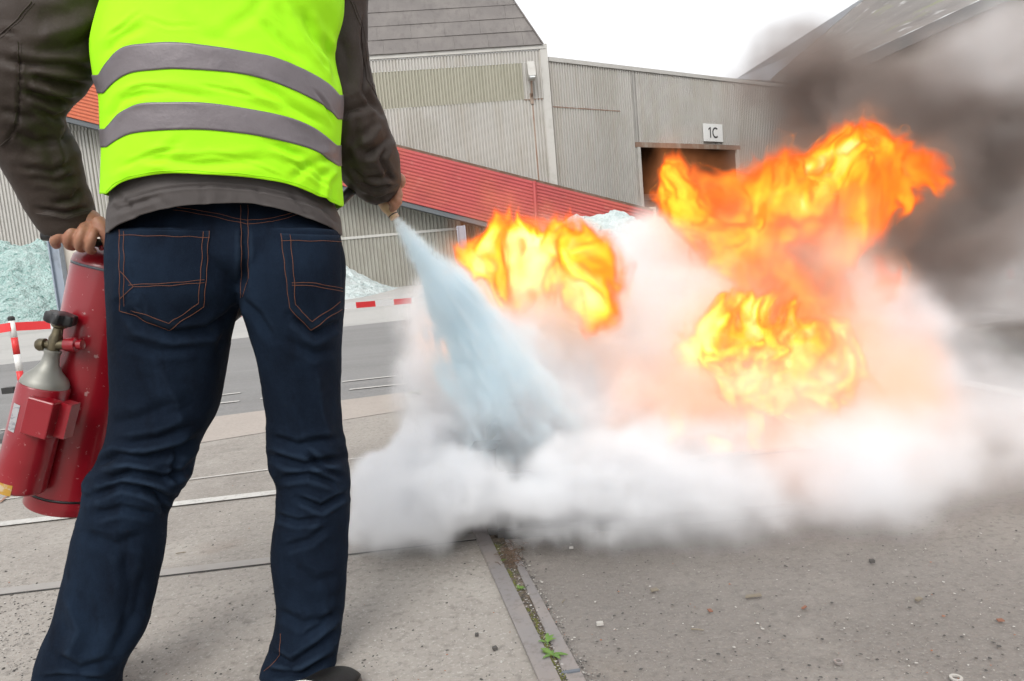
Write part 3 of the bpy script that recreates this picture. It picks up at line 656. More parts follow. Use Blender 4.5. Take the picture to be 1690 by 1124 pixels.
# single pieces one can point to
def piece(name, label, cat, px, py, build, mt, group=None):
    p = ground(px, py, .006); mb = MB(); build(mb, p); o = mb.build(name, mt); tag(o, label, cat, group); return o
m_wood = mat('weathered_wood', (.20, .17, .13), .9); m_rustc = mat('orange_rust', (.22, .10, .065), .85); m_ston = SM[2]
def chip(l, w, h, ang):
    def f(mb, p):
        rt = Matrix.Rotation(R(ang), 3, 'Z') @ Matrix.Rotation(R(4), 3, 'X'); x, y = l / 2, w / 2
        P = [Vector(v) for v in ((-x, -y * .7, 0), (x * .9, -y, 0), (x, y * .8, 0), (-x * .8, y, 0))]
        mb.hexa([rt @ v + p for v in P], [rt @ (v * .93) + p + Vector((0, 0, h)) for v in P])
    return f
def twig(l, ang, r=.0016, bend=.2):
    def f(mb, p):
        d = Vector((math.cos(R(ang)), math.sin(R(ang)), 0)); n = Vector((-d.y, d.x, 0))
        mb.tube([p + d * (l * t) + n * (bend * l * t * (1 - t)) + Vector((0, 0, .001 + r)) for t in (0, .25, .5, .75, 1)], [r, r * 1.3, r, r * 1.2, r * .6], 6)
    return f
def ring(ro, ri, h=.003):
    def f(mb, p):
        mb.lathe(p, (0, 0, 1), [(0, ri), (0, ro), (h, ro), (h, ri), (0, ri)], 24, False)
    return f
for a in [('bark_piece', 'flat strip of weathered bark lying on the asphalt in the lower right', 'bark', 1243, 984, chip(.040, .010, .003, 6), m_wood),
          ('rust_flake', 'orange rust flake on the asphalt right of the bark strip', 'flake', 1327, 1003, chip(.017, .006, .002, 40), m_rustc, 'rust flakes on the asphalt'),
          ('rust_flake', 'orange rust flake left of the bark strip', 'flake', 1172, 1008, chip(.009, .013, .002, 15), m_rustc, 'rust flakes on the asphalt'),
          ('rust_flake', 'rust flake farthest right near the edge of the picture', 'flake', 1651, 1024, chip(.013, .010, .002, 5), m_rustc, 'rust flakes on the asphalt'),
          ('charred_cube', 'small black charred cube standing on the asphalt beside the smoke edge', 'cinder', 1439, 928, chip(.012, .010, .007, 3), SM[0]),
          ('dry_leaf', 'curled brown leaf above the bark strip', 'leaf', 1080, 974, chip(.020, .012, .003, 20), m_wood, 'dry leaves'),
          ('dry_leaf', 'curled brown leaf at the right on the asphalt', 'leaf', 1516, 990, chip(.018, .009, .004, 30), m_wood, 'dry leaves'),
          ('washer', 'steel washer with rust tint on the asphalt near the bottom edge', 'washer', 1384, 1093, ring(.0085, .0048), m_steelrail, 'lost washers'),
          ('washer', 'larger pale washer at the bottom edge right of the rusty one', 'washer', 1578, 1120, ring(.0105, .0062), m_ston, 'lost washers'),
          ('twig', 'thin bent twig on the asphalt left of the bark strip', 'twig', 1140, 1040, twig(.026, -20), m_wood, 'twigs on the ground'),
          ('twig', 'straight twig between the trouser legs on the concrete', 'twig', 290, 915, twig(.030, 10), m_wood, 'twigs on the ground'),
          ('twig', 'small forked twig beside the outer rail', 'twig', 928, 996, twig(.014, 60), m_wood, 'twigs on the ground'),
          ('white_pebble', 'white pebble on the asphalt to the right of the rails', 'pebble', 990, 1031, chip(.016, .009, .006, 10), m_ston, 'pale pebbles'),
          ('white_pebble', 'white pebble close to the tray near the top of the rails', 'pebble', 943, 905, chip(.012, .008, .005, 0), m_ston, 'pale pebbles'),
          ('black_stone', 'black stone on the concrete left of the rails', 'stone', 817, 1072, chip(.010, .009, .006, 30), SM[0], 'black stones'),
          ('black_stone', 'smaller black stone above and left of the other black stone', 'stone', 787, 1049, chip(.008, .008, .005, 0), SM[0], 'black stones'),
          ('metal_scrap', 'bent blue grey metal scrap lying across the outer rail at the bottom', 'scrap', 942, 1112, chip(.040, .008, .006, 8), mat('blue_grey_scrap', (.17, .19, .22), .5, .5))]:
    piece(*a)
piece('pebble_black', 'black cinder on the rail', 'cinder', 909, 1040, chip(.008, .007, .006, 0), SM[0]) if False else None

# weeds: every plant has its own leaves
m_leaf = mat('weed_green', (.10, .19, .035), .6, layers=[('noise', 60, 3, .45, .7, (.16, .24, .05), .7)])
m_moss = mat('yellow_moss', (.12, .12, .03), .9, layers=[('noise', 200, 3, .45, .7, (.06, .07, .02), .8)])
def weed(px, py, n, L_, label, seed, up=.7, mt=m_leaf):
    rg = random.Random(seed); c = ground(px, py, .008); root = empty('weed', c); tag(root, label, 'weed', 'weeds in the joints')
    for i in range(n):
        a = rg.random() * 6.28; l = L_ * rg.uniform(.5, 1.1); d = Vector((math.cos(a), math.sin(a), 0)); s = Vector((-d.y, d.x, 0)); e = up * rg.uniform(.5, 1.2)
        vs = []; w = l * rg.uniform(.14, .22)
        for k in range(7):
            t = k / 6; q = c + d * (l * t) + Vector((0, 0, l * e * (t - .6 * t * t) + .001)); ww = w * math.sin(math.pi * min(1, t * .9 + .08)) * (1 + .25 * (k % 2))
            vs += [q + s * ww + Vector((0, 0, ww * .35)), q, q - s * ww + Vector((0, 0, ww * .35))]
        fs = []
        for k in range(6): fs += [(3 * k, 3 * k + 1, 3 * k + 4, 3 * k + 3), (3 * k + 1, 3 * k + 2, 3 * k + 5, 3 * k + 4)]
        o = mesh_obj('leaf', vs, fs, mt, root, True)
weed(903, 1062, 7, .024, 'green leafy weed in the rail groove, upper one of the lowest pair', 1)
weed(912, 1082, 8, .030, 'broad green weed spreading over the groove near the bottom edge', 2, .4)
weed(857, 972, 10, .017, 'low yellow green weed halfway up the rail groove', 4, .5)
weed(832, 925, 8, .014, 'tiny mossy weed at the tray end of the groove', 5, .4)
weed(729, 891, 7, .024, 'upright grass tuft beside the joint rail near the tray', 6, 1.8)
weed(692, 652, 9, .075, 'green weed growing at the pavement edge beside the road', 9, 1.0)
# dead roots and moss heaps
def tangle(name, label, pts_fn, n, seed, r=.0009, L_=.03):
    rg = random.Random(seed); mb = MB()
    for _ in range(n):
        x, y = pts_fn(rg); p = Vector((x, y, .009 + rg.random() * .006)); a = rg.random() * 6.28
        d = Vector((math.cos(a), math.sin(a), rg.uniform(-.1, .25))) * L_ * rg.uniform(.4, 1); mb.tube([p, p + d * .5 + Vector((0, 0, .004)), p + d], r, 4, False)
    o = mb.build(name, mat(name + '_brown', (.12, .08, .055), .95)); tag(o, label, None, None, 'stuff')
def tg(rg): p = ground(rg.gauss(845, 9), rg.gauss(927, 11)); return (p.x, p.y)
def tg2(rg): p = ground(rg.gauss(688, 18), rg.gauss(899, 3)); return (p.x, p.y)
tangle('dead_roots', 'tangle of dead brown roots at the top of the rail groove', tg, 90, 3)
tangle('dead_grass', 'dry brown grass litter along the joint rail', tg2, 90, 4)
mb = MB(); rg = random.Random(12)
for _ in range(500):
    y = rg.uniform(.95, yj - .05); x = chx(1, y) + abs(rg.gauss(0, .006)); s = rg.uniform(.001, .003)
    if mnoise.noise(Vector((0, y * 9, 0))) < -.05: continue
    mb.add([(x - s, y, .009), (x, y - s, .009), (x + s, y, .0095), (x, y + s, .009), (x, y, .010 + s)], [(0, 1, 4), (1, 2, 4), (2, 3, 4), (3, 0, 4)])
tag(mb.build('moss', m_moss), 'yellow green moss along the inner rail edge', None, None, 'stuff')
# ================================================================ PERSON
def cr(pts, n):
    """Catmull-Rom resample of rows of numbers"""
    p = np.array(pts, float); k = len(p); out = []
    for t in np.linspace(0, k - 1, n):
        i = min(int(t), k - 2); f = t - i
        a, b, c, d = p[max(i - 1, 0)], p[i], p[i + 1], p[min(i + 2, k - 1)]
        out.append(.5 * ((2 * b) + (c - a) * f + (2 * a - 5 * b + 4 * c - d) * f * f + (3 * b - a - 3 * c + d) * f ** 3))
    return np.array(out)

def limb(mb, rings, n=48, seg=20, flat=1.0):
    """rings: (px, py, Y, r_px)"""
    q = cr(rings, n); pts = [at(a, b, Y) for a, b, Y, r in q]; rr = [r / FPX * Y for a, b, Y, r in q]
    mb.tube(pts, rr, seg)

def loft(mb, rows, n=60, seg=40, sup=2.3):
    """rows: (y, xl, xr, Y, depth_half, yaw)"""
    q = cr(rows, n); vs = []; fs = []
    for (y, xl, xr, Y, b, yaw) in q:
        L_, R_ = at(xl, y, Y), at(xr, y, Y); c = (L_ + R_) / 2; u = (R_ - L_) / 2
        a = u.length; u = u.normalized(); u = (u + Vector((0, yaw, 0))).normalized(); v = Vector((-u.y, u.x, 0)).normalized()
        for k in range(seg):
            t = 2 * math.pi * k / seg; ct, st = math.cos(t), math.sin(t)
            e = (abs(ct) ** sup + abs(st) ** sup) ** (-1 / sup)
            vs.append(c + u * (a * ct * e) + v * (b * st * e))
    for i in range(n - 1):
        for k in range(seg): fs.append((i * seg + k, i * seg + (k + 1) % seg, (i + 1) * seg + (k + 1) % seg, (i + 1) * seg + k))
    fs.append(tuple(reversed(range(seg)))); fs.append(tuple(range((n - 1) * seg, n * seg)))
    mb.add(vs, fs)

def remesh(mb, vox, iters=2):
    me = bpy.data.meshes.new('tmp'); me.from_pydata(mb.v, [], mb.f)
    bm = bmesh.new(); bm.from_mesh(me); bmesh.ops.recalc_face_normals(bm, faces=bm.faces); bm.to_mesh(me); bm.free()
    o = bpy.data.objects.new('tmp', me); COL.objects.link(o)
    md = o.modifiers.new('r', 'REMESH'); md.mode = 'VOXEL'; md.voxel_size = vox
    if iters: s = o.modifiers.new('s', 'SMOOTH'); s.iterations = iters; s.factor = .5
    out = bpy.data.meshes.new_from_object(o.evaluated_get(bpy.context.evaluated_depsgraph_get()))
    bpy.data.objects.remove(o); return out

def get(me):
    n = len(me.vertices); co = np.empty(n * 3); me.vertices.foreach_get('co', co); co = co.reshape(-1, 3)
    no = np.empty(n * 3); me.vertices.foreach_get('normal', no); return co, no.reshape(-1, 3)

def polydist(u, v, pts):
    """distance in px to a polyline and signed side"""
    best = np.full(len(u), 1e9); side = np.zeros(len(u)); par = np.zeros(len(u)); k = len(pts) - 1
    for i in range(k):
        ax_, ay_ = pts[i]; bx, by = pts[i + 1]; dx, dy = bx - ax_, by - ay_; L2 = dx * dx + dy * dy
        t = np.clip(((u - ax_) * dx + (v - ay_) * dy) / L2, 0, 1)
        ex, ey = u - ax_ - t * dx, v - ay_ - t * dy; d = np.hypot(ex, ey); m_ = d < best
        best[m_] = d[m_]; side[m_] = np.sign(dx * ey - dy * ex)[m_]; par[m_] = (i + t[m_]) / k
    return best, side, par

def folds(me, strokes, noise_amp=.002, nscale=14, axis=(0, 0, 1), squash=.4, extra=None):
    """strokes: (pixel polyline, depth in m (negative = crease), width px): creases pressed into the side seen by the camera"""
    co, no = get(me); u, v, w = projn(co)
    view = co - np.array(CAM); view /= np.linalg.norm(view, axis=1)[:, None]; facing = np.clip(-(no * view).sum(1) * 2.5 + .15, 0, 1)
    d = np.zeros(len(co))
    for pts, amp, wd_ in strokes:
        q, s, par = polydist(u, v, pts); tap = np.clip(np.sin(np.pi * np.clip(par, .04, .96)) * 2, 0, 1)
        g = np.exp(-(np.abs(q) / wd_) ** 1.3) - .45 * np.exp(-((q - 1.9 * wd_) / (wd_ * 1.1)) ** 2)
        d += amp * g * tap * facing
    a = np.array(axis, float); a /= np.linalg.norm(a); P = co * squash + np.outer(co @ a, a) * (1 - squash)
    X, Y, Z = (P[:, i].astype(f32) for i in range(3))
    w1 = fbm(X, Y, Z, nscale * .5, 2, .5, 5.)
    r = fbm(X + w1 * f32(.03), Y, Z + w1 * f32(.03), nscale, 4, .5, 2.); ridge = 1 - 2 * np.abs(r) ** .8
    amp = noise_amp if extra is None else noise_amp * extra(u, v)
    d += ridge * amp
    me.vertices.foreach_set('co', (co + no * d[:, None]).ravel()); me.update()

def add_obj(name, me, mt, parent=None):
    me.materials.clear(); me.materials.append(mt); o = bpy.data.objects.new(name, me); me.name = name; COL.objects.link(o)
    me.polygons.foreach_set('use_smooth', [True] * len(me.polygons))
    if parent: o.parent = parent; o.matrix_parent_inverse = parent.matrix_world.inverted()
    return o
def bvh(me):
    co, _ = get(me); return BVHTree.FromPolygons([tuple(c) for c in co], [tuple(p.vertices) for p in me.polygons])
def onto(tree, px, py, off=.001):
    r = ray(px, py).normalized(); h = tree.ray_cast(CAM, r, 6)
    if h[0] is None: return None
    n = h[1] if h[1].dot(r) < 0 else -h[1]
    return h[0] + n * off
def stitch(tree, pts, r=.0006, off=.0012, step=5, dash=None):
    mb = MB(); P = []
    for (a, b) in zip(pts[:-1], pts[1:]):
        k = max(1, int(math.hypot(b[0] - a[0], b[1] - a[1]) / step))
        for i in range(k): P.append((a[0] + (b[0] - a[0]) * i / k, a[1] + (b[1] - a[1]) * i / k))
    P.append(pts[-1]); run = []; P = [(a + math.sin(i * .9) * .5, b + math.cos(i * .7) * .5) for i, (a, b) in enumerate(P)]
    for p in P:
        h = onto(tree, p[0], p[1], off)
        if h is None or (run and (h - run[-1]).length > .03):
            if len(run) > 1: mb.tube(run, r, 5)
            run = [] if h is None else [h]; continue
        run.append(h)
    if len(run) > 1: mb.tube(run, r, 5)
    return mb

man = empty('person', (-.45, 1.42, 0)); tag(man, 'man seen from behind in neon yellow vest and dark jeans, aiming the nozzle', 'person')

m_denim = mat('dark_denim', (0.0037, 0.0074, 0.0158), 0.92, sheen=0.0, spec=.1, layers=[
    ('noise', 5, 5, 0.45, 0.68, (0.0094, 0.0190, 0.0373), 0.8, (1.4, 1, .6)), ('noise', 900, 2, 0.45, 0.65, (0.0161, 0.0267, 0.0445), 0.3), ('noise', 22, 5, 0.52, 0.72, (0.0027, 0.0042, 0.0087), 0.6, (1.5, 1, .5))],
    bump=[('wave', 420, .4, 0.12, 0.0006), ('noise', 70, 5, 0.45, 0.0025), ('noise', 26, 4, .35, .006)], wear=((0.0235, 0.0394, 0.0659), .51, .60, .7))
m_jack = mat('brown_grey_waxed_jacket', (0.040, 0.028, 0.022), 0.62, spec=.35, layers=[('noise', 9, 5, 0.45, 0.7, (0.024, 0.016, 0.012), 0.8), ('noise', 300, 2, .5, .7, (0.062, 0.05, 0.045), .3)],
    bump=[('noise', 45, 5, 0.35, 0.003), ('noise', 700, 2, 0.15, 0.0005)])
m_skirt = mat('lit_grey_jacket_hem', (0.078, 0.069, 0.067), 0.7, spec=.3, layers=[('noise', 9, 5, 0.45, 0.7, (0.058, 0.050, 0.048), 0.8)], bump=[('noise', 45, 5, 0.35, 0.003), ('noise', 700, 2, 0.15, 0.0005)])  # same cloth as the sleeves, colour lightened for the light on the hem
m_vest = mat('fluorescent_yellow_fabric', (0.38, 0.86, 0.008), 0.7, spec=.25, layers=[('noise', 6, 4, 0.4, 0.7, (0.33, 0.80, 0.006), 0.6)], bump=[('noise', 30, 4, 0.25, 0.004), ('noise', 500, 2, .12, .0005)])
m_band = mat('grey_reflective_tape', (0.165, 0.145, 0.155), 0.42, .25, layers=[('noise', 18, 4, 0.45, 0.7, (0.135, 0.12, 0.13), 0.7)], bump=[('noise', 35, 4, 0.35, 0.004), ('noise', 260, 3, .15, .0006)])
m_skin = mat('weathered_skin', (0.36, 0.175, 0.11), 0.5, spec=.4, sss=.15, layers=[('noise', 40, 4, 0.45, 0.7, (0.30, 0.125, 0.08), 0.7), ('noise', 16, 3, .55, .7, (0.40, 0.16, 0.11), .5)], bump=[('noise', 220, 4, 0.35, 0.0015), ('crack', 130, 0, .12, .0008)])
m_thread = mat('orange_thread', (0.15, 0.052, 0.024), 0.8)
m_hair = mat('brown_hair', (.05, .03, .02), .6, bump=[('noise', 90, 3, .5, .01)])

# ---- jeans -------------------------------------------------------
YL, YR_ = 1.375, 1.40
mb = MB()
loft(mb, [(300, 228, 530, 1.405, .092, .18), (345, 206, 547, 1.405, .104, .18), (380, 196, 556, 1.40, .118, .17), (410, 194, 562, 1.395, .125, .16), (435, 194, 562, 1.395, .12, .15), (458, 198, 562, 1.395, .09, .13), (470, 205, 550, 1.40, .055, .12)], 40, 56, 2.5)
loft(mb, [(380, 194, 385, 1.36, .105, .05), (430, 189, 396, 1.352, .118, .05), (480, 190, 398, 1.352, .120, .05), (520, 190, 384, 1.36, .110, .03), (560, 191, 374, 1.37, .105, .03), (600, 192, 370, 1.375, .10, 0), (650, 193, 361, 1.38, .096, 0), (690, 191, 350, 1.38, .092, 0),
          (720, 186, 332, 1.375, .09, 0), (750, 174, 318, 1.37, .088, 0), (780, 153, 311, 1.365, .087, 0), (800, 147, 302, 1.36, .084, 0), (820, 145, 288, 1.355, .080, 0), (850, 138, 273, 1.35, .077, 0), (880, 127, 268, 1.35, .077, 0), (920, 119, 264, 1.345, .077, 0),
          (960, 109, 255, 1.34, .075, 0), (1000, 99, 247, 1.335, .073, 0), (1040, 84, 237, 1.33, .072, 0), (1070, 73, 221, 1.33, .072, 0), (1100, 67, 204, 1.33, .073, 0), (1124, 64, 195, 1.33, .076, 0), (1165, 62, 190, 1.33, .08, 0), (1185, 66, 188, 1.33, .08, 0)], 120, 48, 2.2)
loft(mb, [(380, 412, 558, 1.395, .095, .15), (430, 400, 568, 1.39, .11, .15), (480, 398, 567, 1.39, .112, .15), (520, 408, 565, 1.395, .105, .1), (560, 420, 562, 1.40, .098, .08), (600, 430, 561, 1.405, .092, .05), (650, 438, 560, 1.41, .086, 0), (690, 443, 562, 1.415, .082, 0),
          (730, 445, 567, 1.42, .080, 0), (770, 449, 573, 1.42, .078, 0), (800, 458, 575, 1.42, .074, 0), (850, 456, 575, 1.42, .072, 0), (880, 451, 573, 1.42, .070, 0), (920, 450, 573, 1.42, .070, 0), (960, 455, 571, 1.42, .068, 0),
          (1000, 459, 568, 1.42, .066, 0), (1040, 455, 562, 1.42, .066, 0), (1070, 445, 557, 1.415, .068, 0), (1100, 435, 554, 1.41, .072, 0), (1124, 432, 555, 1.41, .076, 0), (1150, 433, 558, 1.41, .08, 0)], 120, 48, 2.2)
me = remesh(mb, .0042, 3)
J = [([(196, 500), (235, 535), (290, 552), (345, 545), (385, 512)], -.009, 9), ([(200, 560), (260, 580), (330, 572)], -.003, 9), ([(480, 520), (520, 552), (566, 530)], -.007, 8), ([(470, 560), (520, 585), (560, 575)], -.003, 8),
     ([(402, 370), (404, 430), (400, 492)], -.007, 7), ([(398, 492), (425, 520), (450, 560)], -.005, 8), ([(396, 496), (375, 530), (360, 580)], -.004, 9),
     ([(150, 772), (190, 752), (240, 757), (300, 742), (330, 722)], -.010, 8), ([(170, 795), (215, 778), (270, 790), (308, 776)], -.011, 7), ([(145, 822), (200, 800), (250, 812), (290, 826)], -.009, 7), ([(200, 735), (260, 725), (322, 700)], -.007, 9), ([(155, 850), (200, 838), (262, 850)], -.006, 8),
     ([(300, 740), (285, 770), (292, 800)], -.006, 6), ([(230, 800), (262, 818), (275, 850)], -.007, 7), ([(180, 700), (230, 690), (300, 660)], -.004, 12), ([(140, 880), (190, 900), (240, 880)], -.004, 12), ([(225, 640), (270, 690), (330, 660)], -.003, 14),
     ([(205, 900), (215, 970), (200, 1050)], -.005, 13), ([(240, 930), (225, 1010), (180, 1090)], -.005, 11), ([(90, 1080), (130, 1106), (190, 1090)], -.006, 9), ([(110, 980), (130, 1040), (110, 1090)], .005, 14), ([(66, 1120), (110, 1118), (180, 1124)], -.005, 6),
     ([(445, 722), (490, 735), (560, 722)], -.007, 8), ([(448, 752), (500, 768), (572, 755)], -.009, 7), ([(460, 790), (510, 782), (560, 800)], -.008, 7), ([(490, 822), (530, 838), (574, 812)], -.008, 6), ([(452, 850), (490, 862), (530, 856)], -.005, 6), ([(465, 905), (510, 892), (540, 868)], -.004, 7),
     ([(500, 740), (535, 775), (568, 790)], -.006, 6), ([(480, 930), (520, 960), (560, 950)], -.003, 10), ([(455, 1005), (500, 1030), (560, 1015)], -.005, 9), ([(445, 1075), (480, 1098), (530, 1065), (558, 1035)], -.009, 8), ([(440, 1110), (500, 1112), (545, 1085)], -.008, 7), ([(500, 1050), (530, 1035), (555, 1008)], -.006, 7),
     ([(520, 600), (530, 680), (545, 740)], .004, 12), ([(260, 600), (290, 660), (300, 700)], .004, 16), ([(215, 400), (190, 470), (188, 560)], .002, 10)]
knee = lambda u, v: .7 + 1.6 * np.exp(-((v - 790) / 70.) ** 2) + 1.2 * np.exp(-((v - 1100) / 60.) ** 2)
folds(me, [(p, a * 1.35, w * .85) for p, a, w in J], .0014, 15, (0, 0, 1), .45, knee)
jeans = add_obj('jeans', me, m_denim, man); tj = bvh(me)
def patch(name, tree, poly, mt, parent, off=.0022, step=7):
    """cloth patch lying on the surface, cut by a pixel polygon, with a turned edge"""
    xs = [p[0] for p in poly]; ys = [p[1] for p in poly]; vs = {}; fs = []
    def inside(x, y):
        c = False; n_ = len(poly)
        for i in range(n_):
            (x1, y1), (x2, y2) = poly[i], poly[(i + 1) % n_]
            if (y1 > y) != (y2 > y) and x < (x2 - x1) * (y - y1) / (y2 - y1) + x1: c = not c
        return c
    # fan of rings shrinking to the centre keeps the outline exact
    cx_, cy_ = sum(xs) / len(xs), sum(ys) / len(ys); out = []
    for a, b in zip(poly, poly[1:] + poly[:1]):
        k = max(1, int(math.hypot(b[0] - a[0], b[1] - a[1]) / step))
        out += [(a[0] + (b[0] - a[0]) * i / k, a[1] + (b[1] - a[1]) * i / k) for i in range(k)]
    V_ = []; F_ = []; n_ = len(out); rings = [1.0, .985, .93, .8, .65, .5, .35, .2]; offs = [.0002, off * .9, off] + [off] * 5
    for s, o_ in zip(rings, offs):
        for (x, y) in out:
            h = onto(tree, cx_ + (x - cx_) * s, cy_ + (y - cy_) * s, o_); V_.append(h if h is not None else (V_[-1] if V_ else Vector((0, 0, 0))))
    for i in range(len(rings) - 1):
        for k in range(n_): F_.append((i * n_ + k, (i + 1) * n_ + k, (i + 1) * n_ + (k + 1) % n_, i * n_ + (k + 1) % n_))
    c0 = len(V_); inner = V_[-n_:]; V_.append(sum(inner, Vector()) / n_ + (CAM - inner[0]).normalized() * .001)
    F_ += [((len(rings) - 1) * n_ + k, c0, (len(rings) - 1) * n_ + (k + 1) % n_) for k in range(n_)]
    return mesh_obj(name, V_, F_, mt, parent, True)
PL = [(197, 378), (250, 379), (300, 380), (347, 381), (341, 440), (335, 505), (280, 545), (199, 514), (196, 440)]
PR = [(462, 385), (510, 387), (561, 388), (563, 450), (562, 512), (514, 546), (477, 508), (472, 450)]
for poly, lines in ((PL, [[(198, 389), (346, 393)], [(199, 380), (199, 512), (280, 543), (335, 505), (346, 382)], [(206, 382), (206, 506), (279, 533), (326, 500), (336, 383)], [(200, 447), (222, 473), (280, 471), (336, 466)], [(200, 491), (222, 474)], [(214, 470), (280, 467), (336, 462)]]),
                    (PR, [[(465, 398), (562, 399)], [(464, 386), (478, 507), (514, 543), (562, 510)], [(479, 388), (486, 468), (487, 502), (514, 530), (560, 498)], [(482, 466), (520, 467), (563, 476)], [(482, 470), (520, 472), (563, 481)]])):
    pk = patch('back_pocket', tj, poly, m_denim, man)
    cop, _ = get(pk.data)
    mb = MB()
    for ln in lines:
        s_ = stitch(tj, ln, .00048, .0030); mb.add(s_.v, s_.f)
    mb.build('stitching', m_thread, pk)
mb = MB()
for ln in ([(285, 346), (340, 355), (407, 370), (450, 366), (500, 352)], [(292, 342), (345, 350), (407, 364), (452, 360), (492, 348)], [(409, 338), (410, 400), (410, 460), (400, 490)], [(397, 338), (398, 400), (398, 470), (397, 492)]):
    s_ = stitch(tj, ln, .00048, .0006); mb.add(s_.v, s_.f)
mb.build('seam_stitching', m_thread, jeans); mb = MB()
s_ = stitch(tj, [(463, 1045), (462, 1080), (448, 1098), (436, 1108)], .0005, .0008); mb.add(s_.v, s_.f)
mb.build('leg_stitching', m_thread, jeans)
mb = MB()
hem_rows = None

# ---- torso surfaces given by pixel curves -------------------------
CV = {'jh': [(178, 384), (190, 374), (215, 363), (240, 353), (280, 343), (320, 338), (400, 335), (440, 340), (480, 350), (520, 364), (545, 376), (563, 389)],
      'jm': [(177, 352), (200, 336), (240, 322), (290, 314), (340, 312), (400, 315), (440, 320), (480, 329), (530, 347), (562, 362)],
      'vh': [(175, 320), (195, 304), (215, 296), (250, 289), (290, 286), (340, 288), (400, 292), (440, 297), (480, 305), (530, 325), (561, 340)],
      'b2b': [(176, 243), (195, 230), (220, 220), (270, 215), (330, 214), (380, 218), (430, 225), (500, 242), (530, 255), (557, 274)],
      'b2t': [(174, 213), (195, 190), (230, 172), (280, 169), (340, 170), (400, 178), (470, 192), (520, 213), (555, 240)],
      'b1b': [(171, 154), (190, 135), (215, 121), (250, 116), (300, 114), (400, 122), (470, 143), (530, 172), (557, 197)],
      'b1t': [(163, 124), (180, 100), (205, 79), (240, 72), (290, 70), (360, 78), (410, 86), (460, 97), (530, 130), (559, 157)],
      't0': [(158, 66), (185, 32), (240, 5), (300, 0), (400, 8), (480, 28), (530, 55), (547, 88)],
      't1': [(170, 0), (210, -38), (300, -62), (400, -58), (480, -40), (540, -10), (562, 22)],
      't2': [(195, -62), (230, -90), (300, -112), (400, -110), (480, -95), (530, -70), (556, -42)],
      't3': [(235, -120), (270, -138), (320, -150), (400, -150), (450, -140), (500, -122), (520, -105)]}
CV = {k: [tuple(p) for p in cr(v, 70)] for k, v in CV.items()}
WD = {'jh': (176, 565, .150), 'jm': (178, 563, .150), 'vh': (174, 563, .156), 'b2b': (175, 558, .158), 'b2t': (173, 557, .158), 'b1b': (170, 559, .156), 'b1t': (162, 560, .155), 't0': (157, 548, .15), 't1': (172, 562, .14), 't2': (196, 556, .12), 't3': (236, 520, .075)}
YTL, YTR = 1.335, 1.455
def torso_ring(key, seg, grow=0.0):
    cv = CV[key]; xl, xr, b = WD[key]; yl, yr = cv[0][1], cv[-1][1]
    grow = grow * (.2 if key in ('jh', 'jm') and grow < 0 else 1); A_, B_ = at(xl, yl, YTL), at(xr, yr, YTR); c = (A_ + B_) / 2; u = (B_ - A_) / 2; u2 = Vector((u.x, u.y, 0)); a = u2.length + grow; u2.normalize(); v = Vector((u2.y, -u2.x, 0)); b += grow
    xs = np.array([p[0] for p in cv]); ys = np.array([p[1] for p in cv]); pts = []
    for k in range(seg):
        t = 2 * math.pi * k / seg; ct, st = math.cos(t), math.sin(t); e = (abs(ct) ** 2.5 + abs(st) ** 2.5) ** (-1 / 2.5)
        x, y = c.x + u2.x * a * ct * e + v.x * b * st * e, c.y + u2.y * a * ct * e + v.y * b * st * e
        zc = c.z + (u.z) * ct * e
        if st > -.05:
            z = zc
            for _ in range(6):
                X_, Y_ = proj((x, y, z)); z += (Y_ - float(np.interp(X_, xs, ys))) / FPX * y
            w = min(1, (st + .05) / .25); z = zc * (1 - w) + z * w if st < .2 else z
        else: z = zc
        pts.append((x, y, z))
    return np.array(pts)
def torso_sheet(keys, per, seg=180, grow=0.0):
    """rings blended between the named curves; returns verts, faces, ring count, index of each key ring"""
    Rg = [torso_ring(k, seg, grow) for k in keys]; rings = []; idx = [0]
    arr = np.array(Rg)
    for i in range(len(keys) - 1):
        for j in range(per[i]):
            f = j / per[i]; a, b, c, d = arr[max(i - 1, 0)], arr[i], arr[i + 1], arr[min(i + 2, len(keys) - 1)]
            m1 = (c - a) / 2 if i > 0 else (c - b); m2 = (d - b) / 2 if i + 2 < len(keys) else (c - b)
            rings.append((2 * f ** 3 - 3 * f ** 2 + 1) * b + (f ** 3 - 2 * f ** 2 + f) * m1 + (-2 * f ** 3 + 3 * f ** 2) * c + (f ** 3 - f ** 2) * m2)
        idx.append(len(rings))
    rings.append(arr[-1]); return rings, idx
def sheet_mesh(name, rings, close_top=False):
    seg = len(rings[0]); V_ = np.concatenate(rings); F_ = []
    for i in range(len(rings) - 1):
        for k in range(seg): F_.append((i * seg + k, i * seg + (k + 1) % seg, (i + 1) * seg + (k + 1) % seg, (i + 1) * seg + k))
    if close_top: F_.append(tuple(range((len(rings) - 1) * seg, len(rings) * seg)))
    me = bpy.data.meshes.new(name); me.from_pydata([tuple(v) for v in V_], [], F_); me.update()
    bm = bmesh.new(); bm.from_mesh(me); bmesh.ops.recalc_face_normals(bm, faces=bm.faces)
    bm.to_mesh(me); bm.free(); 
    co, no = get(me)
    c = co.mean(0); 
    if ((co - c)[:, :2] * no[:, :2]).sum() < 0:
        me.flip_normals()
    return me
def solid(o, t): md = o.modifiers.new('thickness', 'SOLIDIFY'); md.thickness = t; md.offset = -1; return o
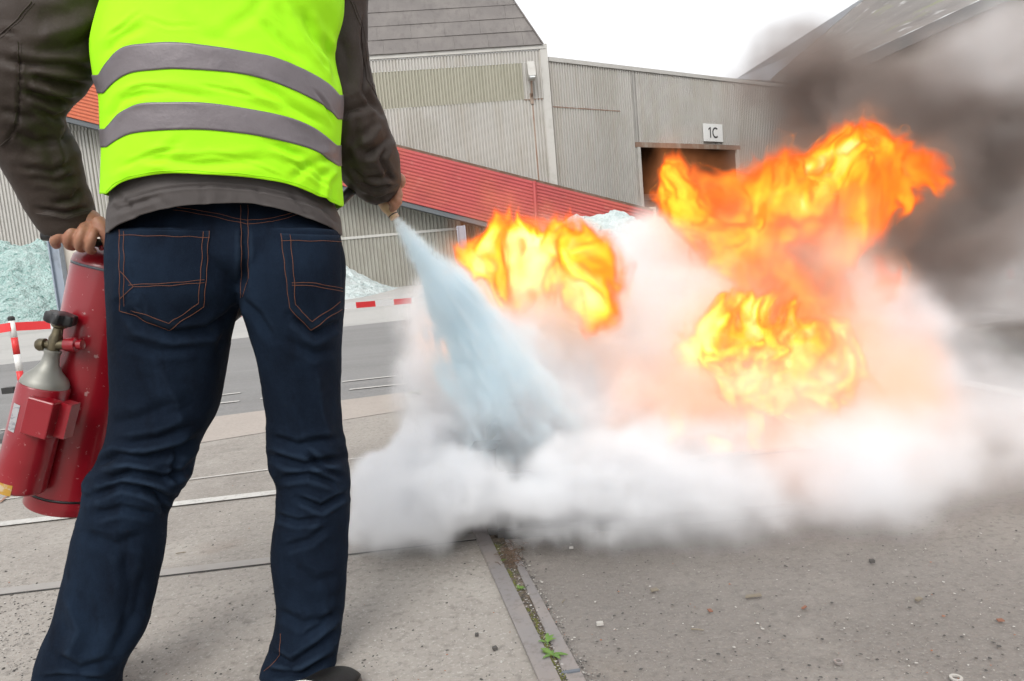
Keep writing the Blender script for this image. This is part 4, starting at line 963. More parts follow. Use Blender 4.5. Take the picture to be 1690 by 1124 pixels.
VF = [([(240, 260), (330, 272), (450, 262)], -.004, 10), ([(190, 280), (260, 262), (300, 230)], -.003, 9), ([(480, 300), (510, 270), (550, 262)], -.005, 8), ([(535, 340), (540, 300), (556, 280)], .006, 7),
      ([(440, 235), (500, 262), (545, 300)], -.004, 8), ([(420, 130), (470, 170), (540, 210)], -.004, 9), ([(200, 160), (280, 150), (350, 162)], -.003, 9), ([(430, 30), (455, 60), (500, 100)], -.005, 9), ([(500, 20), (520, 60), (552, 100)], -.007, 8), ([(470, 0), (490, 50), (540, 120)], .004, 8),
      ([(170, 90), (200, 60), (240, 40)], -.004, 10), ([(300, 20), (330, 60), (400, 70)], -.002, 12), ([(177, 200), (200, 165), (240, 150)], -.004, 8), ([(535, 60), (548, 90), (556, 140)], -.006, 6), ([(190, 290), (230, 270), (280, 275)], .003, 10), ([(360, 60), (420, 20), (440, -20)], -.003, 12), ([(380, 130), (420, 160), (480, 175)], .003, 9), ([(450, 245), (480, 262), (530, 270)], .004, 7)]
vr, vi = torso_sheet(['vh', 'b2b', 'b2t', 'b1b', 'b1t', 't0', 't1', 't2', 't3'], [22, 14, 18, 14, 18, 14, 10, 8], 200, .004)
vm = sheet_mesh('vest', vr, True); VF += [([(200, 275), (260, 250), (300, 246)], -.0028, 3.5), ([(470, 262), (510, 285), (548, 312)], -.003, 3.5), ([(500, 60), (520, 90), (545, 118)], -.003, 3.5), ([(440, 20), (462, 45), (480, 85)], -.0025, 3), ([(330, 140), (380, 150), (420, 160)], -.0022, 3.5), ([(210, 150), (240, 142), (280, 146)], -.0025, 3.5), ([(520, 150), (538, 175), (550, 205)], -.003, 3), ([(300, 262), (350, 255), (400, 262)], -.002, 3.5), ([(240, 30), (280, 44), (330, 40)], -.0022, 3.5), ([(180, 60), (205, 44), (230, 20)], -.003, 3.5), ([(390, 262), (430, 272), (470, 290)], .002, 3)]
folds(vm, [(p, a * 1.1, w * .8) for p, a, w in VF], .0010, 5, (1, 0, 0), .5)
vest = solid(add_obj('vest', vm, m_vest, man), .0012)
co_v, no_v = get(vm); seg = 200
for i0, i1 in ((vi[1], vi[2]), (vi[3], vi[4])):
    sl_ = slice(i0 * seg, (i1 + 1) * seg); P_ = co_v[sl_] + no_v[sl_] * .0016; n_ = i1 - i0 + 1; F_ = []
    for i in range(n_ - 1):
        for k in range(seg): F_.append((i * seg + k, i * seg + (k + 1) % seg, (i + 1) * seg + (k + 1) % seg, (i + 1) * seg + k))
    me = bpy.data.meshes.new('reflective_band'); me.from_pydata([tuple(v) for v in P_], [], F_); me.update()
    co_b, no_b = get(me)
    if ((co_b - co_b.mean(0)) * no_b).sum() < 0: me.flip_normals()
    solid(add_obj('reflective_band', me, m_band, vest), .0014)
tv = bvh(vm)
mb = MB()
for dy in (5,):
    s_ = stitch(tv, [(a, b - dy) for a, b in CV['vh']], .0006, .0004); mb.add(s_.v, s_.f)
mb.build('hem_stitching', m_vest, vest)

# ---- jacket (skirt below the vest, torso under it, two sleeves)
jk = empty('jacket', (-.45, 1.42, 1.0)); jk.parent = man; jk.matrix_parent_inverse = man.matrix_world.inverted()
jr, ji = torso_sheet(['jh', 'jm', 'vh', 'b2b', 'b2t', 'b1b', 'b1t', 't0', 't1', 't2', 't3'], [14, 12, 6, 4, 4, 4, 4, 4, 4, 4], 200, -.014)
jm_ = sheet_mesh('jacket_body', jr, True)
JF = [([(185, 350), (210, 340), (260, 325)], -.005, 5), ([(250, 318), (270, 335), (280, 345)], -.003, 5), ([(330, 300), (340, 325), (335, 340)], -.003, 5), ([(420, 305), (430, 325), (440, 340)], -.004, 5), ([(480, 315), (500, 340), (510, 360)], -.005, 5), ([(530, 335), (545, 355), (560, 370)], -.006, 5), ([(195, 320), (215, 345), (220, 362)], -.005, 5), ([(375, 300), (385, 320), (380, 336)], .002, 5)] + \
     [([(a, b + 0) for a, b in [(178, 348), (215, 328), (260, 315), (302, 308), (360, 306), (420, 311), (480, 324), (530, 342), (562, 362)]], -.0035, 2.2)]
folds(jm_, JF, .0022, 16, (1, 0, 0), .35)
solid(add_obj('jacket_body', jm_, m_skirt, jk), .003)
tjk = bvh(jm_)

mb = MB(); limb(mb, [(185, -150, 1.43, 60), (140, -110, 1.40, 84), (102, -45, 1.385, 92), (76, 30, 1.37, 94), (58, 88, 1.36, 86), (36, 138, 1.355, 74), (32, 182, 1.365, 63), (46, 222, 1.39, 57), (66, 260, 1.41, 57), (88, 315, 1.44, 52), (104, 350, 1.455, 48), (113, 368, 1.46, 45), (116, 374, 1.463, 41)], 90, 40)
sl = remesh(mb, .005, 2)
SF = [([(160, 118), (110, 108), (50, 108), (0, 96)], -.009, 9), ([(150, 142), (95, 138), (45, 124)], -.010, 8), ([(125, 168), (80, 165), (40, 150)], -.012, 7), ([(112, 178), (90, 195), (60, 178)], -.007, 7), ([(118, 150), (96, 150), (70, 142)], .008, 6),
      ([(104, 190), (112, 215), (100, 235)], -.005, 6), ([(120, 265), (90, 285), (30, 275)], -.006, 7), ([(128, 290), (95, 300), (45, 292)], -.005, 7), ([(150, 340), (110, 352), (58, 345)], -.006, 5), ([(30, 80), (32, 130), (30, 200), (8, 240)], -.004, 3), ([(30, 60), (10, 50), (0, 55)], -.003, 4),
      ([(170, 20), (120, 45), (60, 60)], .006, 16), ([(160, 60), (110, 85), (50, 85)], -.006, 12), ([(90, 190), (95, 240), (108, 290)], .004, 10), ([(0, 180), (30, 190), (60, 195)], -.005, 8), ([(20, 215), (60, 235), (100, 232)], -.005, 8), ([(135, 310), (120, 330), (90, 335)], -.005, 6)]
folds(sl, [(p, a * 1.25, w * .85) for p, a, w in SF], .0028, 13, (.3, .1, -1), .3)
slv = add_obj('sleeve', sl, m_jack, jk)
mb = MB(); limb(mb, [(500, -150, 1.47, 45), (520, -110, 1.48, 60), (540, -50, 1.49, 66), (544, 15, 1.50, 58), (548, 80, 1.51, 56), (558, 140, 1.52, 55), (573, 190, 1.54, 56), (592, 235, 1.57, 54), (607, 268, 1.60, 51), (618, 292, 1.63, 44), (626, 310, 1.655, 35), (630, 320, 1.665, 29)], 90, 40)
sr = remesh(mb, .005, 2)
SG = [([(600, 20), (596, 70), (606, 130)], -.004, 4), ([(604, 100), (600, 150), (630, 190)], -.006, 5), ([(560, 190), (590, 180), (620, 170)], -.005, 8), ([(640, 240), (628, 262), (640, 290), (655, 300)], -.007, 5), ([(575, 275), (600, 295), (645, 292)], -.007, 6), ([(592, 300), (620, 312), (650, 305)], -.008, 5), ([(600, 322), (625, 328), (645, 318)], -.007, 4),
      ([(560, 60), (575, 100), (575, 150)], -.004, 10), ([(630, 205), (612, 230), (590, 240)], .006, 8), ([(645, 225), (630, 240), (600, 262)], -.006, 6), ([(570, 230), (590, 260), (620, 270)], .004, 8), ([(590, 190), (588, 230), (570, 250)], -.004, 7)]
folds(sr, [(p, a * 1.25, w * .85) for p, a, w in SG], .0026, 14, (.35, .3, -1), .3)
slr = add_obj('sleeve', sr, m_jack, jk)
for nm_, tree, lns in (('seam', bvh(sl), [[(52, 2), (30, 30), (8, 50), (-5, 62)], [(29, 68), (31, 110), (29, 170), (20, 225), (0, 240)], [(60, 352), (105, 360), (150, 346)]]), ('seam', bvh(sr), [[(578, 0), (596, 45), (600, 95), (606, 130), (622, 160)], [(565, 200), (572, 185), (592, 180)], [(588, 300), (618, 318), (656, 305)]])):
    mb = MB()
    for ln in lns:
        s_ = stitch(tree, ln, .0011, .0006); mb.add(s_.v, s_.f)
        s_ = stitch(tree, [(a + 5, b + 2) for a, b in ln], .0005, .0004, 4); mb.add(s_.v, s_.f)
    mb.build('seam', m_jack, slv if tree is not None and lns[0][0][0] < 300 else slr)

# ---- body (one continuous mesh: head, neck, trunk, arms, hands, legs)
mb = MB()
def seg3(pts, n=None, seg=16):   # (px, py, Y, r metres)
    q = cr(pts, n or len(pts) * 4); mb.tube([at(a, b, Y) for a, b, Y, r in q], [r for *_, r in q], seg)
hc = at(372, -330, 1.50)
mb.lathe(hc + Vector((0, 0, -.13)), (0, .05, 1), [(0, .03), (.02, .055), (.06, .07), (.11, .079), (.16, .082), (.20, .074), (.23, .052), (.245, .02)], 24)
mb.lathe(hc + Vector((0, .072, -.005)), (0, .6, -.8), [(0, .008), (.02, .012), (.04, .014), (.048, .006)], 10)       # nose
for s in (-1, 1): mb.lathe(hc + Vector((s * .078, .005, -.01)), (s, 0, 0), [(-.01, .016), (.008, .026), (.014, .02)], 12)   # ears
mb.lathe(hc + Vector((0, .066, -.062)), (0, 1, 0), [(-.01, .02), (.008, .017), (.013, .008)], 12)                          # mouth
seg3([(372, -250, 1.49, .055), (372, -190, 1.46, .058), (372, -140, 1.44, .075)])
loft(mb, [(-150, 250, 510, 1.44, .06, .15), (-80, 215, 540, 1.44, .09, .2), (60, 200, 520, 1.44, .10, .25), (200, 215, 520, 1.44, .10, .25), (320, 215, 530, 1.43, .10, .2), (420, 215, 540, 1.41, .10, .15), (470, 220, 530, 1.41, .07, .1)], 30, 32, 2.4)
seg3([(200, -120, 1.43, .06), (110, -40, 1.385, .058), (60, 90, 1.36, .052), (45, 185, 1.37, .043), (70, 262, 1.41, .037), (104, 340, 1.45, .029), (126, 358, 1.462, .026), (142, 366, 1.462, .026)], 40)
seg3([(500, -120, 1.47, .055), (545, 0, 1.50, .05), (556, 130, 1.52, .042), (590, 230, 1.57, .038), (618, 290, 1.63, .028), (634, 318, 1.665, .024)], 40)
seg3([(290, 440, 1.38, .085), (285, 560, 1.38, .078), (265, 690, 1.385, .06), (228, 790, 1.36, .05), (200, 880, 1.35, .05), (160, 1050, 1.33, .036), (135, 1150, 1.33, .035), (130, 1200, 1.34, .036)], 50)
seg3([(485, 440, 1.40, .08), (490, 560, 1.405, .065), (503, 690, 1.42, .052), (515, 790, 1.42, .046), (512, 880, 1.42, .046), (505, 1050, 1.42, .034), (495, 1120, 1.42, .034), (500, 1145, 1.43, .035)], 50)
# feet inside the shoes
# left hand closed round the carrying handle
YH = 1.462
F = 1 / FPX * YH
seg3([(128, 357, YH, 22 * F), (146, 366, YH, 21 * F), (160, 378, YH, 17 * F), (166, 388, YH, 13 * F)], 14)
seg3([(118, 372, YH + .012, 17 * F), (135, 378, YH + .012, 17 * F), (150, 386, YH + .012, 15 * F)], 12)
for k, (pts) in enumerate([[(118, 369, YH - .004, 7.8), (109, 376, YH - .028, 8.8), (100, 387, YH - .036, 9.2), (91, 397, YH - .026, 8.4), (93, 405, YH + .002, 7)],
                           [(126, 367, YH - .008, 7), (120, 377, YH - .032, 7.9), (114, 391, YH - .038, 8.1), (113, 404, YH - .024, 7.4), (121, 408, YH + .002, 6.4)],
                           [(141, 367, YH - .010, 7), (137, 379, YH - .034, 7.8), (132, 394, YH - .040, 8.0), (131, 408, YH - .024, 7.3), (138, 411, YH + .002, 6.3)],
                           [(156, 372, YH - .010, 6.6), (154, 384, YH - .033, 7.3), (150, 398, YH - .038, 7.5), (148, 412, YH - .022, 6.9), (154, 414, YH + .002, 6)]]):
    seg3([(a, b, Y, r * F) for a, b, Y, r in pts], 22, 14)
seg3([(160, 364, YH - .014, 12.5 * F), (170, 379, YH - .018, 10 * F), (176, 394, YH - .014, 8.8 * F), (180, 410, YH, 7.4 * F)], 14, 14)
# right hand closed round the nozzle
YN = 1.655; Fn = YN / FPX
seg3([(632, 312, 1.65, 17 * Fn), (640, 322, 1.66, 15 * Fn), (645, 332, 1.665, 12 * Fn)], 12)
for pts in ([(652, 296, 1.665, 6), (660, 292, 1.65, 6.5), (664, 298, 1.64, 6), (661, 308, 1.645, 5.5)], [(648, 310, 1.655, 8), (656, 316, 1.64, 7.5), (658, 324, 1.637, 6.8), (652, 332, 1.645, 6)],
            [(646, 318, 1.652, 8), (655, 326, 1.637, 7.2), (657, 334, 1.635, 6.5), (650, 341, 1.645, 5.6)], [(642, 326, 1.65, 8), (650, 336, 1.636, 7), (651, 342, 1.637, 6), (645, 346, 1.645, 5)], [(630, 318, 1.66, 9), (634, 330, 1.68, 7.5), (642, 342, 1.685, 6.5), (648, 348, 1.68, 5.5)]):
    seg3([(a, b, Y, r * Fn) for a, b, Y, r in pts], 14, 12)
bme = remesh(mb, .0025, 1)
add_obj('body', bme, m_skin, man)
mb = MB(); mb.lathe(hc + Vector((0, -.012, -.08)), (0, .02, 1), [(0, .05), (.03, .076), (.08, .088), (.13, .09), (.17, .083), (.195, .06), (.208, .02)], 24); hr = remesh(mb, .006, 1); add_obj('hair', hr, m_hair, man)
mb = MB(); mb.lathe(at(372, -160, 1.455), (0, .1, 1), [(-.02, .085), (.01, .078), (.04, .07), (.045, .064), (.0, .066)], 28, False); o = mb.build('collar', m_jack, jk, True)

# ---- shoes
m_shoe = mat('black_shoe_leather', (0.008, 0.0075, 0.007), 0.5, spec=.3, layers=[('noise', 30, 4, .5, .7, (.014, .012, .011), .6)], bump=[('noise', 90, 3, .3, .002)])
m_sole = mat('tan_shoe_sole', (0.12, 0.095, 0.08), 0.8)
m_lace = mat('pale_lace', (0.55, 0.52, 0.47), 0.8)
def shoe(heel, toe):
    h, t_ = Vector(heel), Vector(toe); d = (t_ - h); Lg = d.length; d.normalize(); s = Vector((d.y, -d.x, 0))
    sh = empty('shoe', h); sh.parent = man; sh.matrix_parent_inverse = man.matrix_world.inverted()
    prof = [(0, .028, .075), (.04, .036, .085), (.09, .038, .09), (.14, .042, .078), (.19, .047, .062), (.235, .046, .052), (.268, .034, .04), (.285, .012, .022)]
    for nm, z0, mt, wx_, hs_ in (('upper', .018, m_shoe, 1., 1.), ('sole', 0.0, m_sole, 1.10, None)):
        vs = []; fs = []; q = cr([(a * Lg / .285, b, c) for a, b, c in prof], 26); n = 20
        for (x, w, hh) in q:
            for k in range(n):
                a = 2 * math.pi * k / n
                if hs_: zz = z0 + (hh - z0) * (.5 + .5 * math.sin(a)) ; yy = w * math.cos(a) * (1 - .25 * max(0, math.sin(a)))
                else: zz = .011 + .010 * math.copysign(abs(math.sin(a)) ** .3, math.sin(a)); yy = w * wx_ * math.cos(a)
                vs.append(h + d * x + s * yy + Vector((0, 0, zz)))
        for i in range(25):
            for k in range(n): fs.append((i * n + k, i * n + (k + 1) % n, (i + 1) * n + (k + 1) % n, (i + 1) * n + k))
        fs.append(tuple(reversed(range(n)))); fs.append(tuple(range(25 * n, 26 * n)))
        mesh_obj(nm, vs, fs, mt, sh, True)
    mb = MB()
    for x, w in ((.135, .03), (.150, .031)):
        x *= Lg / .285; hh = float(np.interp(x, [p[0] for p in prof], [p[2] for p in prof]))
        mb.tube([h + d * (x + .006 * k) + s * w * (k / 3) * .8 + Vector((0, 0, hh + .003 - .009 * (k / 3) ** 2)) for k in range(-3, 4)], .0014, 6)
    mb.build('laces', m_lace, sh, True)
    return sh
tr_ = ground(586, 1124); dr_ = Vector((.50, .866, 0)); shoe(tr_ - dr_ * .285, tr_)
hl_ = ground(118, 1215); shoe(hl_, hl_ + Vector((-.10, .25, 0)).normalized() * .285)

# ---------------------------------------------------------------- EXTINGUISHER
m_redp = mat('scuffed_red_paint', (0.23, 0.004, 0.011), 0.3, coat=.35, spec=.5, layers=[('noise', 5, 4, .5, .75, (0.18, 0.003, 0.008), .6), ('noise', 38, 5, .67, .70, (0.42, 0.28, 0.27), .65), ('noise', 120, 3, .69, .72, (0.46, 0.34, 0.33), .6), ('noise', 3, 3, .52, .62, (0.30, 0.02, 0.03), .5), ('noise', 9, 5, .70, .73, (.40, .18, .16), .5)], bump=[('noise', 60, 4, .12, .002)])
m_alu = mat('dull_aluminium', (0.27, 0.27, 0.245), 0.52, .6, layers=[('noise', 40, 4, .5, .7, (.28, .27, .23), .7)])
m_brass = mat('dark_tarnished_brass', (0.13, 0.11, 0.07), 0.42, .8, layers=[('noise', 60, 4, .5, .7, (.05, .045, .04), .7)])
m_blk = mat('black_plastic', (0.014, 0.014, 0.015), 0.38, bump=[('noise', 120, 3, .2, .001)])
m_rub = mat('black_rubber_hose', (0.022, 0.02, 0.02), 0.38)
m_noz = mat('beige_plastic_nozzle', (0.62, 0.42, 0.27), 0.45, layers=[('noise', 30, 4, .5, .7, (.50, .33, .21), .6)])
E1, E0 = at(188, 443, 1.555), at(109, 832, 1.535)
ex = empty('fire_extinguisher', E0); tag(ex, 'scuffed red fire extinguisher with a side gas cartridge, hanging from the man\'s hand', 'extinguisher')
ea = (E1 - E0); EL = ea.length; ea.normalize(); RC = 62 / FPX * 1.55
mb = MB(); mb.lathe(E0, ea, [(0, RC * .96), (.004, RC), (.030, RC), (.0305, RC * .985), (.036, RC * .985), (.0365, RC), (EL - .004, RC), (EL - .0038, RC * .985), (EL + .002, RC * .985), (EL + .0022, RC), (EL + .014, RC * .97), (EL + .030, RC * .80), (EL + .040, RC * .55), (EL + .046, .028), (EL + .058, .026)], 56)
smooth_by_angle(mb.build('cylinder', m_redp, ex), 40)
for d_, c_ in ((.033, m_blk), (EL - .0008, mat('grey_band', (.09, .1, .12), .4))):
    mb = MB(); mb.lathe(E0 + ea * (d_ - .0025), ea, [(0, RC * .98), (0, RC * .995), (.005, RC * .995), (.005, RC * .98)], 56); mb.build('band', c_, ex, True)
top = E0 + ea * (EL + .055)
mb = MB(); mb.lathe(top, ea, [(0, .030), (.006, .031), (.010, .026), (.022, .024), (.03, .018), (.034, .012)], 20); smooth_by_angle(mb.build('head_fitting', m_redp, ex), 40)
mb = MB(); mb.tube([top + ea * .02, at(165, 402, YH + .01), at(150, 398, YH), at(110, 392, YH), at(85, 390, YH), at(71, 389, YH)], [.009, .009, .009, .009, .010, .010], 12); mb.build('carrying_handle', m_blk, ex, True)
mb = MB(); mb.tube([top + ea * .012 + Vector((.0, -.02, 0)), at(172, 408, YH + .005), at(166, 410, YH - .004)], [.007, .006, .005], 10); mb.build('lever', m_redp, ex, True)
# cartridge
C1, C0 = at(74, 634, 1.437), at(32, 806, 1.43); ca = (C1 - C0); CL = ca.length; ca.normalize(); rc = 39 / FPX * 1.435
cg = empty('cartridge', C0); cg.parent = ex; cg.matrix_parent_inverse = ex.matrix_world.inverted()
mb = MB(); mb.lathe(C0, ca, [(0, rc * .9), (.004, rc * .98), (.008, rc), (CL - .004, rc), (CL - .001, rc * .97), (CL, rc * .9)], 48); smooth_by_angle(mb.build('sleeve', m_redp, cg), 40)
mb = MB(); mb.lathe(C1 - ca * .004, ca, [(0, rc * .93), (.008, rc * .93), (.018, rc * .84), (.032, rc * .55), (.046, rc * .36), (.066, rc * .30), (.07, rc * .34), (.075, rc * .34)], 32); smooth_by_angle(mb.build('bottle_neck', m_alu, cg), 40)
vb = C1 + ca * .082; xr_ = CR
mb = MB(); mb.lathe(vb - ca * .012, ca, [(0, .011), (.024, .013), (.034, .010), (.046, .009), (.05, .014), (.054, .014)], 16)
mb.lathe(vb - xr_ * .034, xr_, [(0, .010), (.004, .0125), (.016, .0125), (.018, .008), (.03, .010), (.06, .010), (.062, .007), (.075, .007)], 16); smooth_by_angle(mb.build('valve_body', m_brass, cg), 40)
mb = MB(); mb.lathe(vb + xr_ * .022, xr_, [(0, .013), (.012, .0145), (.022, .0145), (.024, .01), (.034, .01)], 14); smooth_by_angle(mb.build('red_coupling', m_redp, cg), 40)
kn = MB(); kc = vb + ca * .042; kx = ca.orthogonal().normalized(); ky = ca.cross(kx); vs = []; fs = []; n = 48
for z_, s_ in ((0, .75), (.003, .95), (.007, 1), (.018, 1), (.022, .95), (.024, .7)):
    for k in range(n):
        a = 2 * math.pi * k / n; r_ = (.0265 + .0035 * math.cos(6 * a)) * s_; vs.append(kc + ca * z_ + kx * r_ * math.cos(a) + ky * r_ * math.sin(a))
for i in range(5):
    for k in range(n): fs.append((i * n + k, i * n + (k + 1) % n, (i + 1) * n + (k + 1) % n, (i + 1) * n + k))
fs.append(tuple(reversed(range(n)))); fs.append(tuple(range(5 * n, 6 * n))); kn.add(vs, fs); smooth_by_angle(kn.build('valve_knob', m_blk, cg), 40)
# welded bracket box on the cartridge, facing the camera side
bc = at(69, 688, 1.437 - rc * .95); bx = (CR - ca * CR.dot(ca)).normalized(); bz = ca; by = bz.cross(bx)
rot = Matrix((bx, by, bz)).transposed()
o = MB(); o.box(bc, (.052, .034, .074), rot); o = o.build('bracket', m_redp, cg); bv = o.modifiers.new('b', 'BEVEL'); bv.width = .003; bv.segments = 2
o = MB(); o.box(bc + bx * .036 + Vector((0, .022, 0)), (.022, .03, .07), rot); o = o.build('bracket', m_redp, ex)
# stickers wrapped on the cartridge
def sticker(name, px, py, wdt, hgt, mt):
    c = at(px, py, 1.437); ax_ = C0 + ca * (c - C0).dot(ca); dirr = (at(px, py, 1.437 - rc) - ax_); dirr = (dirr - ca * dirr.dot(ca)).normalized(); side = ca.cross(dirr); vs = []; fs = []
    for i in range(9):
        a = (i / 8 - .5) * wdt / rc
        for z_ in (-hgt / 2, hgt / 2): vs.append(ax_ + (dirr * math.cos(a) + side * math.sin(a)) * (rc + .0006) + ca * z_)
    for i in range(8): fs.append((2 * i, 2 * i + 2, 2 * i + 3, 2 * i + 1))
    return mesh_obj(name, vs, fs, mt, cg, True)
sticker('white_label', 24, 676, .018, .055, mat('worn_white_label', (.34, .34, .35), .6, layers=[('noise', 60, 3, .5, .6, (.15, .15, .17), .7, (1, 1, 3))]))
sticker('yellow_sticker', 12, 789, .034, .022, mat('yellow_sticker', (.42, .23, .03), .6, layers=[('noise', 70, 3, .5, .62, (.45, .38, .28), .8)]))
# hose and nozzle
ho = empty('hose', E0); ho.parent = ex; ho.matrix_parent_inverse = ex.matrix_world.inverted()
hp = [(188, 470, 1.63, 0), (230, 560, 1.62, 0), (330, 560, 1.60, 0), (440, 470, 1.58, 0), (520, 372, 1.575, 0), (560, 333, 1.58, 0), (592, 306, 1.62, 0), (612, 310, 1.655, 0), (632, 330, 1.665, 0)]
q = cr(hp, 60); mb = MB(); mb.tube([top + ea * .005] + [at(a, b, Y) for a, b, Y, _ in q], .0115, 14); mb.build('rubber_hose', m_rub, ho, True)
n0, n1 = at(634, 332, 1.665), at(652, 360, 1.66); na_ = (n1 - n0); NL = na_.length; na_.normalize()
mb = MB(); mb.lathe(n0 - na_ * .02, na_, [(0, .015), (.02, .016), (.02 + NL * .35, .0165), (.02 + NL * .6, .0125), (.02 + NL * .9, .0105), (.02 + NL, .0112), (.02 + NL, .008)], 24); smooth_by_angle(mb.build('nozzle', m_noz, ho), 50)
mb = MB(); mb.lathe(n1 - na_ * .009, na_, [(0, .0108), (0, .0118), (.0022, .0118), (.0022, .0108)], 24); mb.build('nozzle_ring', m_blk, ho, True)
# ================================================================ SMOKE, SPRAY AND FLAMES (voxel fields computed here, no files)
def zm(a): return a - a.mean()

class Grid:
    def __init__(s, lo, hi, h):
        s.lo = np.array(lo, float); n = np.ceil((np.array(hi) - s.lo) / h).astype(int) + 1; s.n = n; s.h = h; s.hi = s.lo + (n - 1) * h
        ax = [(s.lo[i] + np.arange(n[i]) * h).astype(f32) for i in range(3)]
        s.Z, s.Y, s.X = (a.ravel() for a in np.meshgrid(ax[2], ax[1], ax[0], indexing='ij'))   # x fastest
    def blobs(s, bl, k=.06, X=None, Y=None, Z=None):
        """bl: (px, py, Y, r_px[, y-stretch, weight]) -> smooth union distance (metres, negative inside)"""
        X = s.X if X is None else X; Y = s.Y if Y is None else Y; Z = s.Z if Z is None else Z
        acc = np.zeros(len(X), f32)
        for b in bl:
            c = at(b[0], b[1], b[2] * K); r = b[3] / FPX * b[2] * K; sy = b[4] if len(b) > 4 else 1.
            sx = b[5] if len(b) > 5 else 1.
            d = np.sqrt(((X - f32(c.x)) / sx) ** 2 + ((Y - f32(c.y)) / sy) ** 2 + (Z - f32(c.z)) ** 2) - f32(r)
            acc += np.exp(-np.clip(d / f32(k), -30, 30))
        return -f32(k) * np.log(acc + 1e-12)
    def volume(s, name, dens, mt, parent=None, surface=None):
        dens = np.where(dens < 1e-3, 0, dens).astype(f32)
        me = bpy.data.meshes.new(name); N = len(dens); me.vertices.add(N)
        co = np.empty((N, 3), f32); co[:, 0] = s.X; co[:, 1] = s.Y; co[:, 2] = s.Z
        me.vertices.foreach_set('co', co.ravel())
        a = me.attributes.new('voxel', 'FLOAT', 'POINT'); a.data.foreach_set('value', dens)
        o = bpy.data.objects.new(name, me); COL.objects.link(o); me.materials.append(mt)
        g = bpy.data.node_groups.new(name + '_voxels', 'GeometryNodeTree')
        g.interface.new_socket('Geometry', in_out='INPUT', socket_type='NodeSocketGeometry')
        g.interface.new_socket('Geometry', in_out='OUTPUT', socket_type='NodeSocketGeometry')
        N_, L_ = g.nodes, g.links
        gi, go = N_.new('NodeGroupInput'), N_.new('NodeGroupOutput')
        vc = N_.new('GeometryNodeVolumeCube'); vc.inputs['Min'].default_value = tuple(s.lo); vc.inputs['Max'].default_value = tuple(s.hi)
        for i, q in enumerate(('Resolution X', 'Resolution Y', 'Resolution Z')): vc.inputs[q].default_value = int(s.n[i])
        pos = N_.new('GeometryNodeInputPosition')
        sub = N_.new('ShaderNodeVectorMath'); sub.operation = 'SUBTRACT'; sub.inputs[1].default_value = tuple(s.lo - s.h * .5); L_.new(pos.outputs[0], sub.inputs[0])
        dv = N_.new('ShaderNodeVectorMath'); dv.operation = 'DIVIDE'; dv.inputs[1].default_value = (s.h,) * 3; L_.new(sub.outputs[0], dv.inputs[0])
        fl = N_.new('ShaderNodeVectorMath'); fl.operation = 'FLOOR'; L_.new(dv.outputs[0], fl.inputs[0])
        dt = N_.new('ShaderNodeVectorMath'); dt.operation = 'DOT_PRODUCT'; dt.inputs[1].default_value = (1, int(s.n[0]), int(s.n[0] * s.n[1])); L_.new(fl.outputs[0], dt.inputs[0])
        na = N_.new('GeometryNodeInputNamedAttribute'); na.data_type = 'FLOAT'; na.inputs[0].default_value = 'voxel'
        si = N_.new('GeometryNodeSampleIndex'); si.data_type = 'FLOAT'; si.domain = 'POINT'; si.clamp = True
        L_.new(gi.outputs[0], si.inputs['Geometry']); L_.new(na.outputs[0], si.inputs['Value']); L_.new(dt.outputs['Value'], si.inputs['Index'])
        L_.new(si.outputs[0], vc.inputs['Density'])
        if surface is not None:
            vm_ = N_.new('GeometryNodeVolumeToMesh'); vm_.inputs['Threshold'].default_value = surface; L_.new(vc.outputs[0], vm_.inputs[0])
            ss_ = N_.new('GeometryNodeSetShadeSmooth'); L_.new(vm_.outputs[0], ss_.inputs[0]); vc = ss_
        sm_ = N_.new('GeometryNodeSetMaterial'); sm_.inputs['Material'].default_value = mt
        L_.new(vc.outputs[0], sm_.inputs[0]); L_.new(sm_.outputs[0], go.inputs[0])
        md = o.modifiers.new('voxels', 'NODES'); md.node_group = g
        if parent: o.parent = parent; o.matrix_parent_inverse = parent.matrix_world.inverted()
        return o

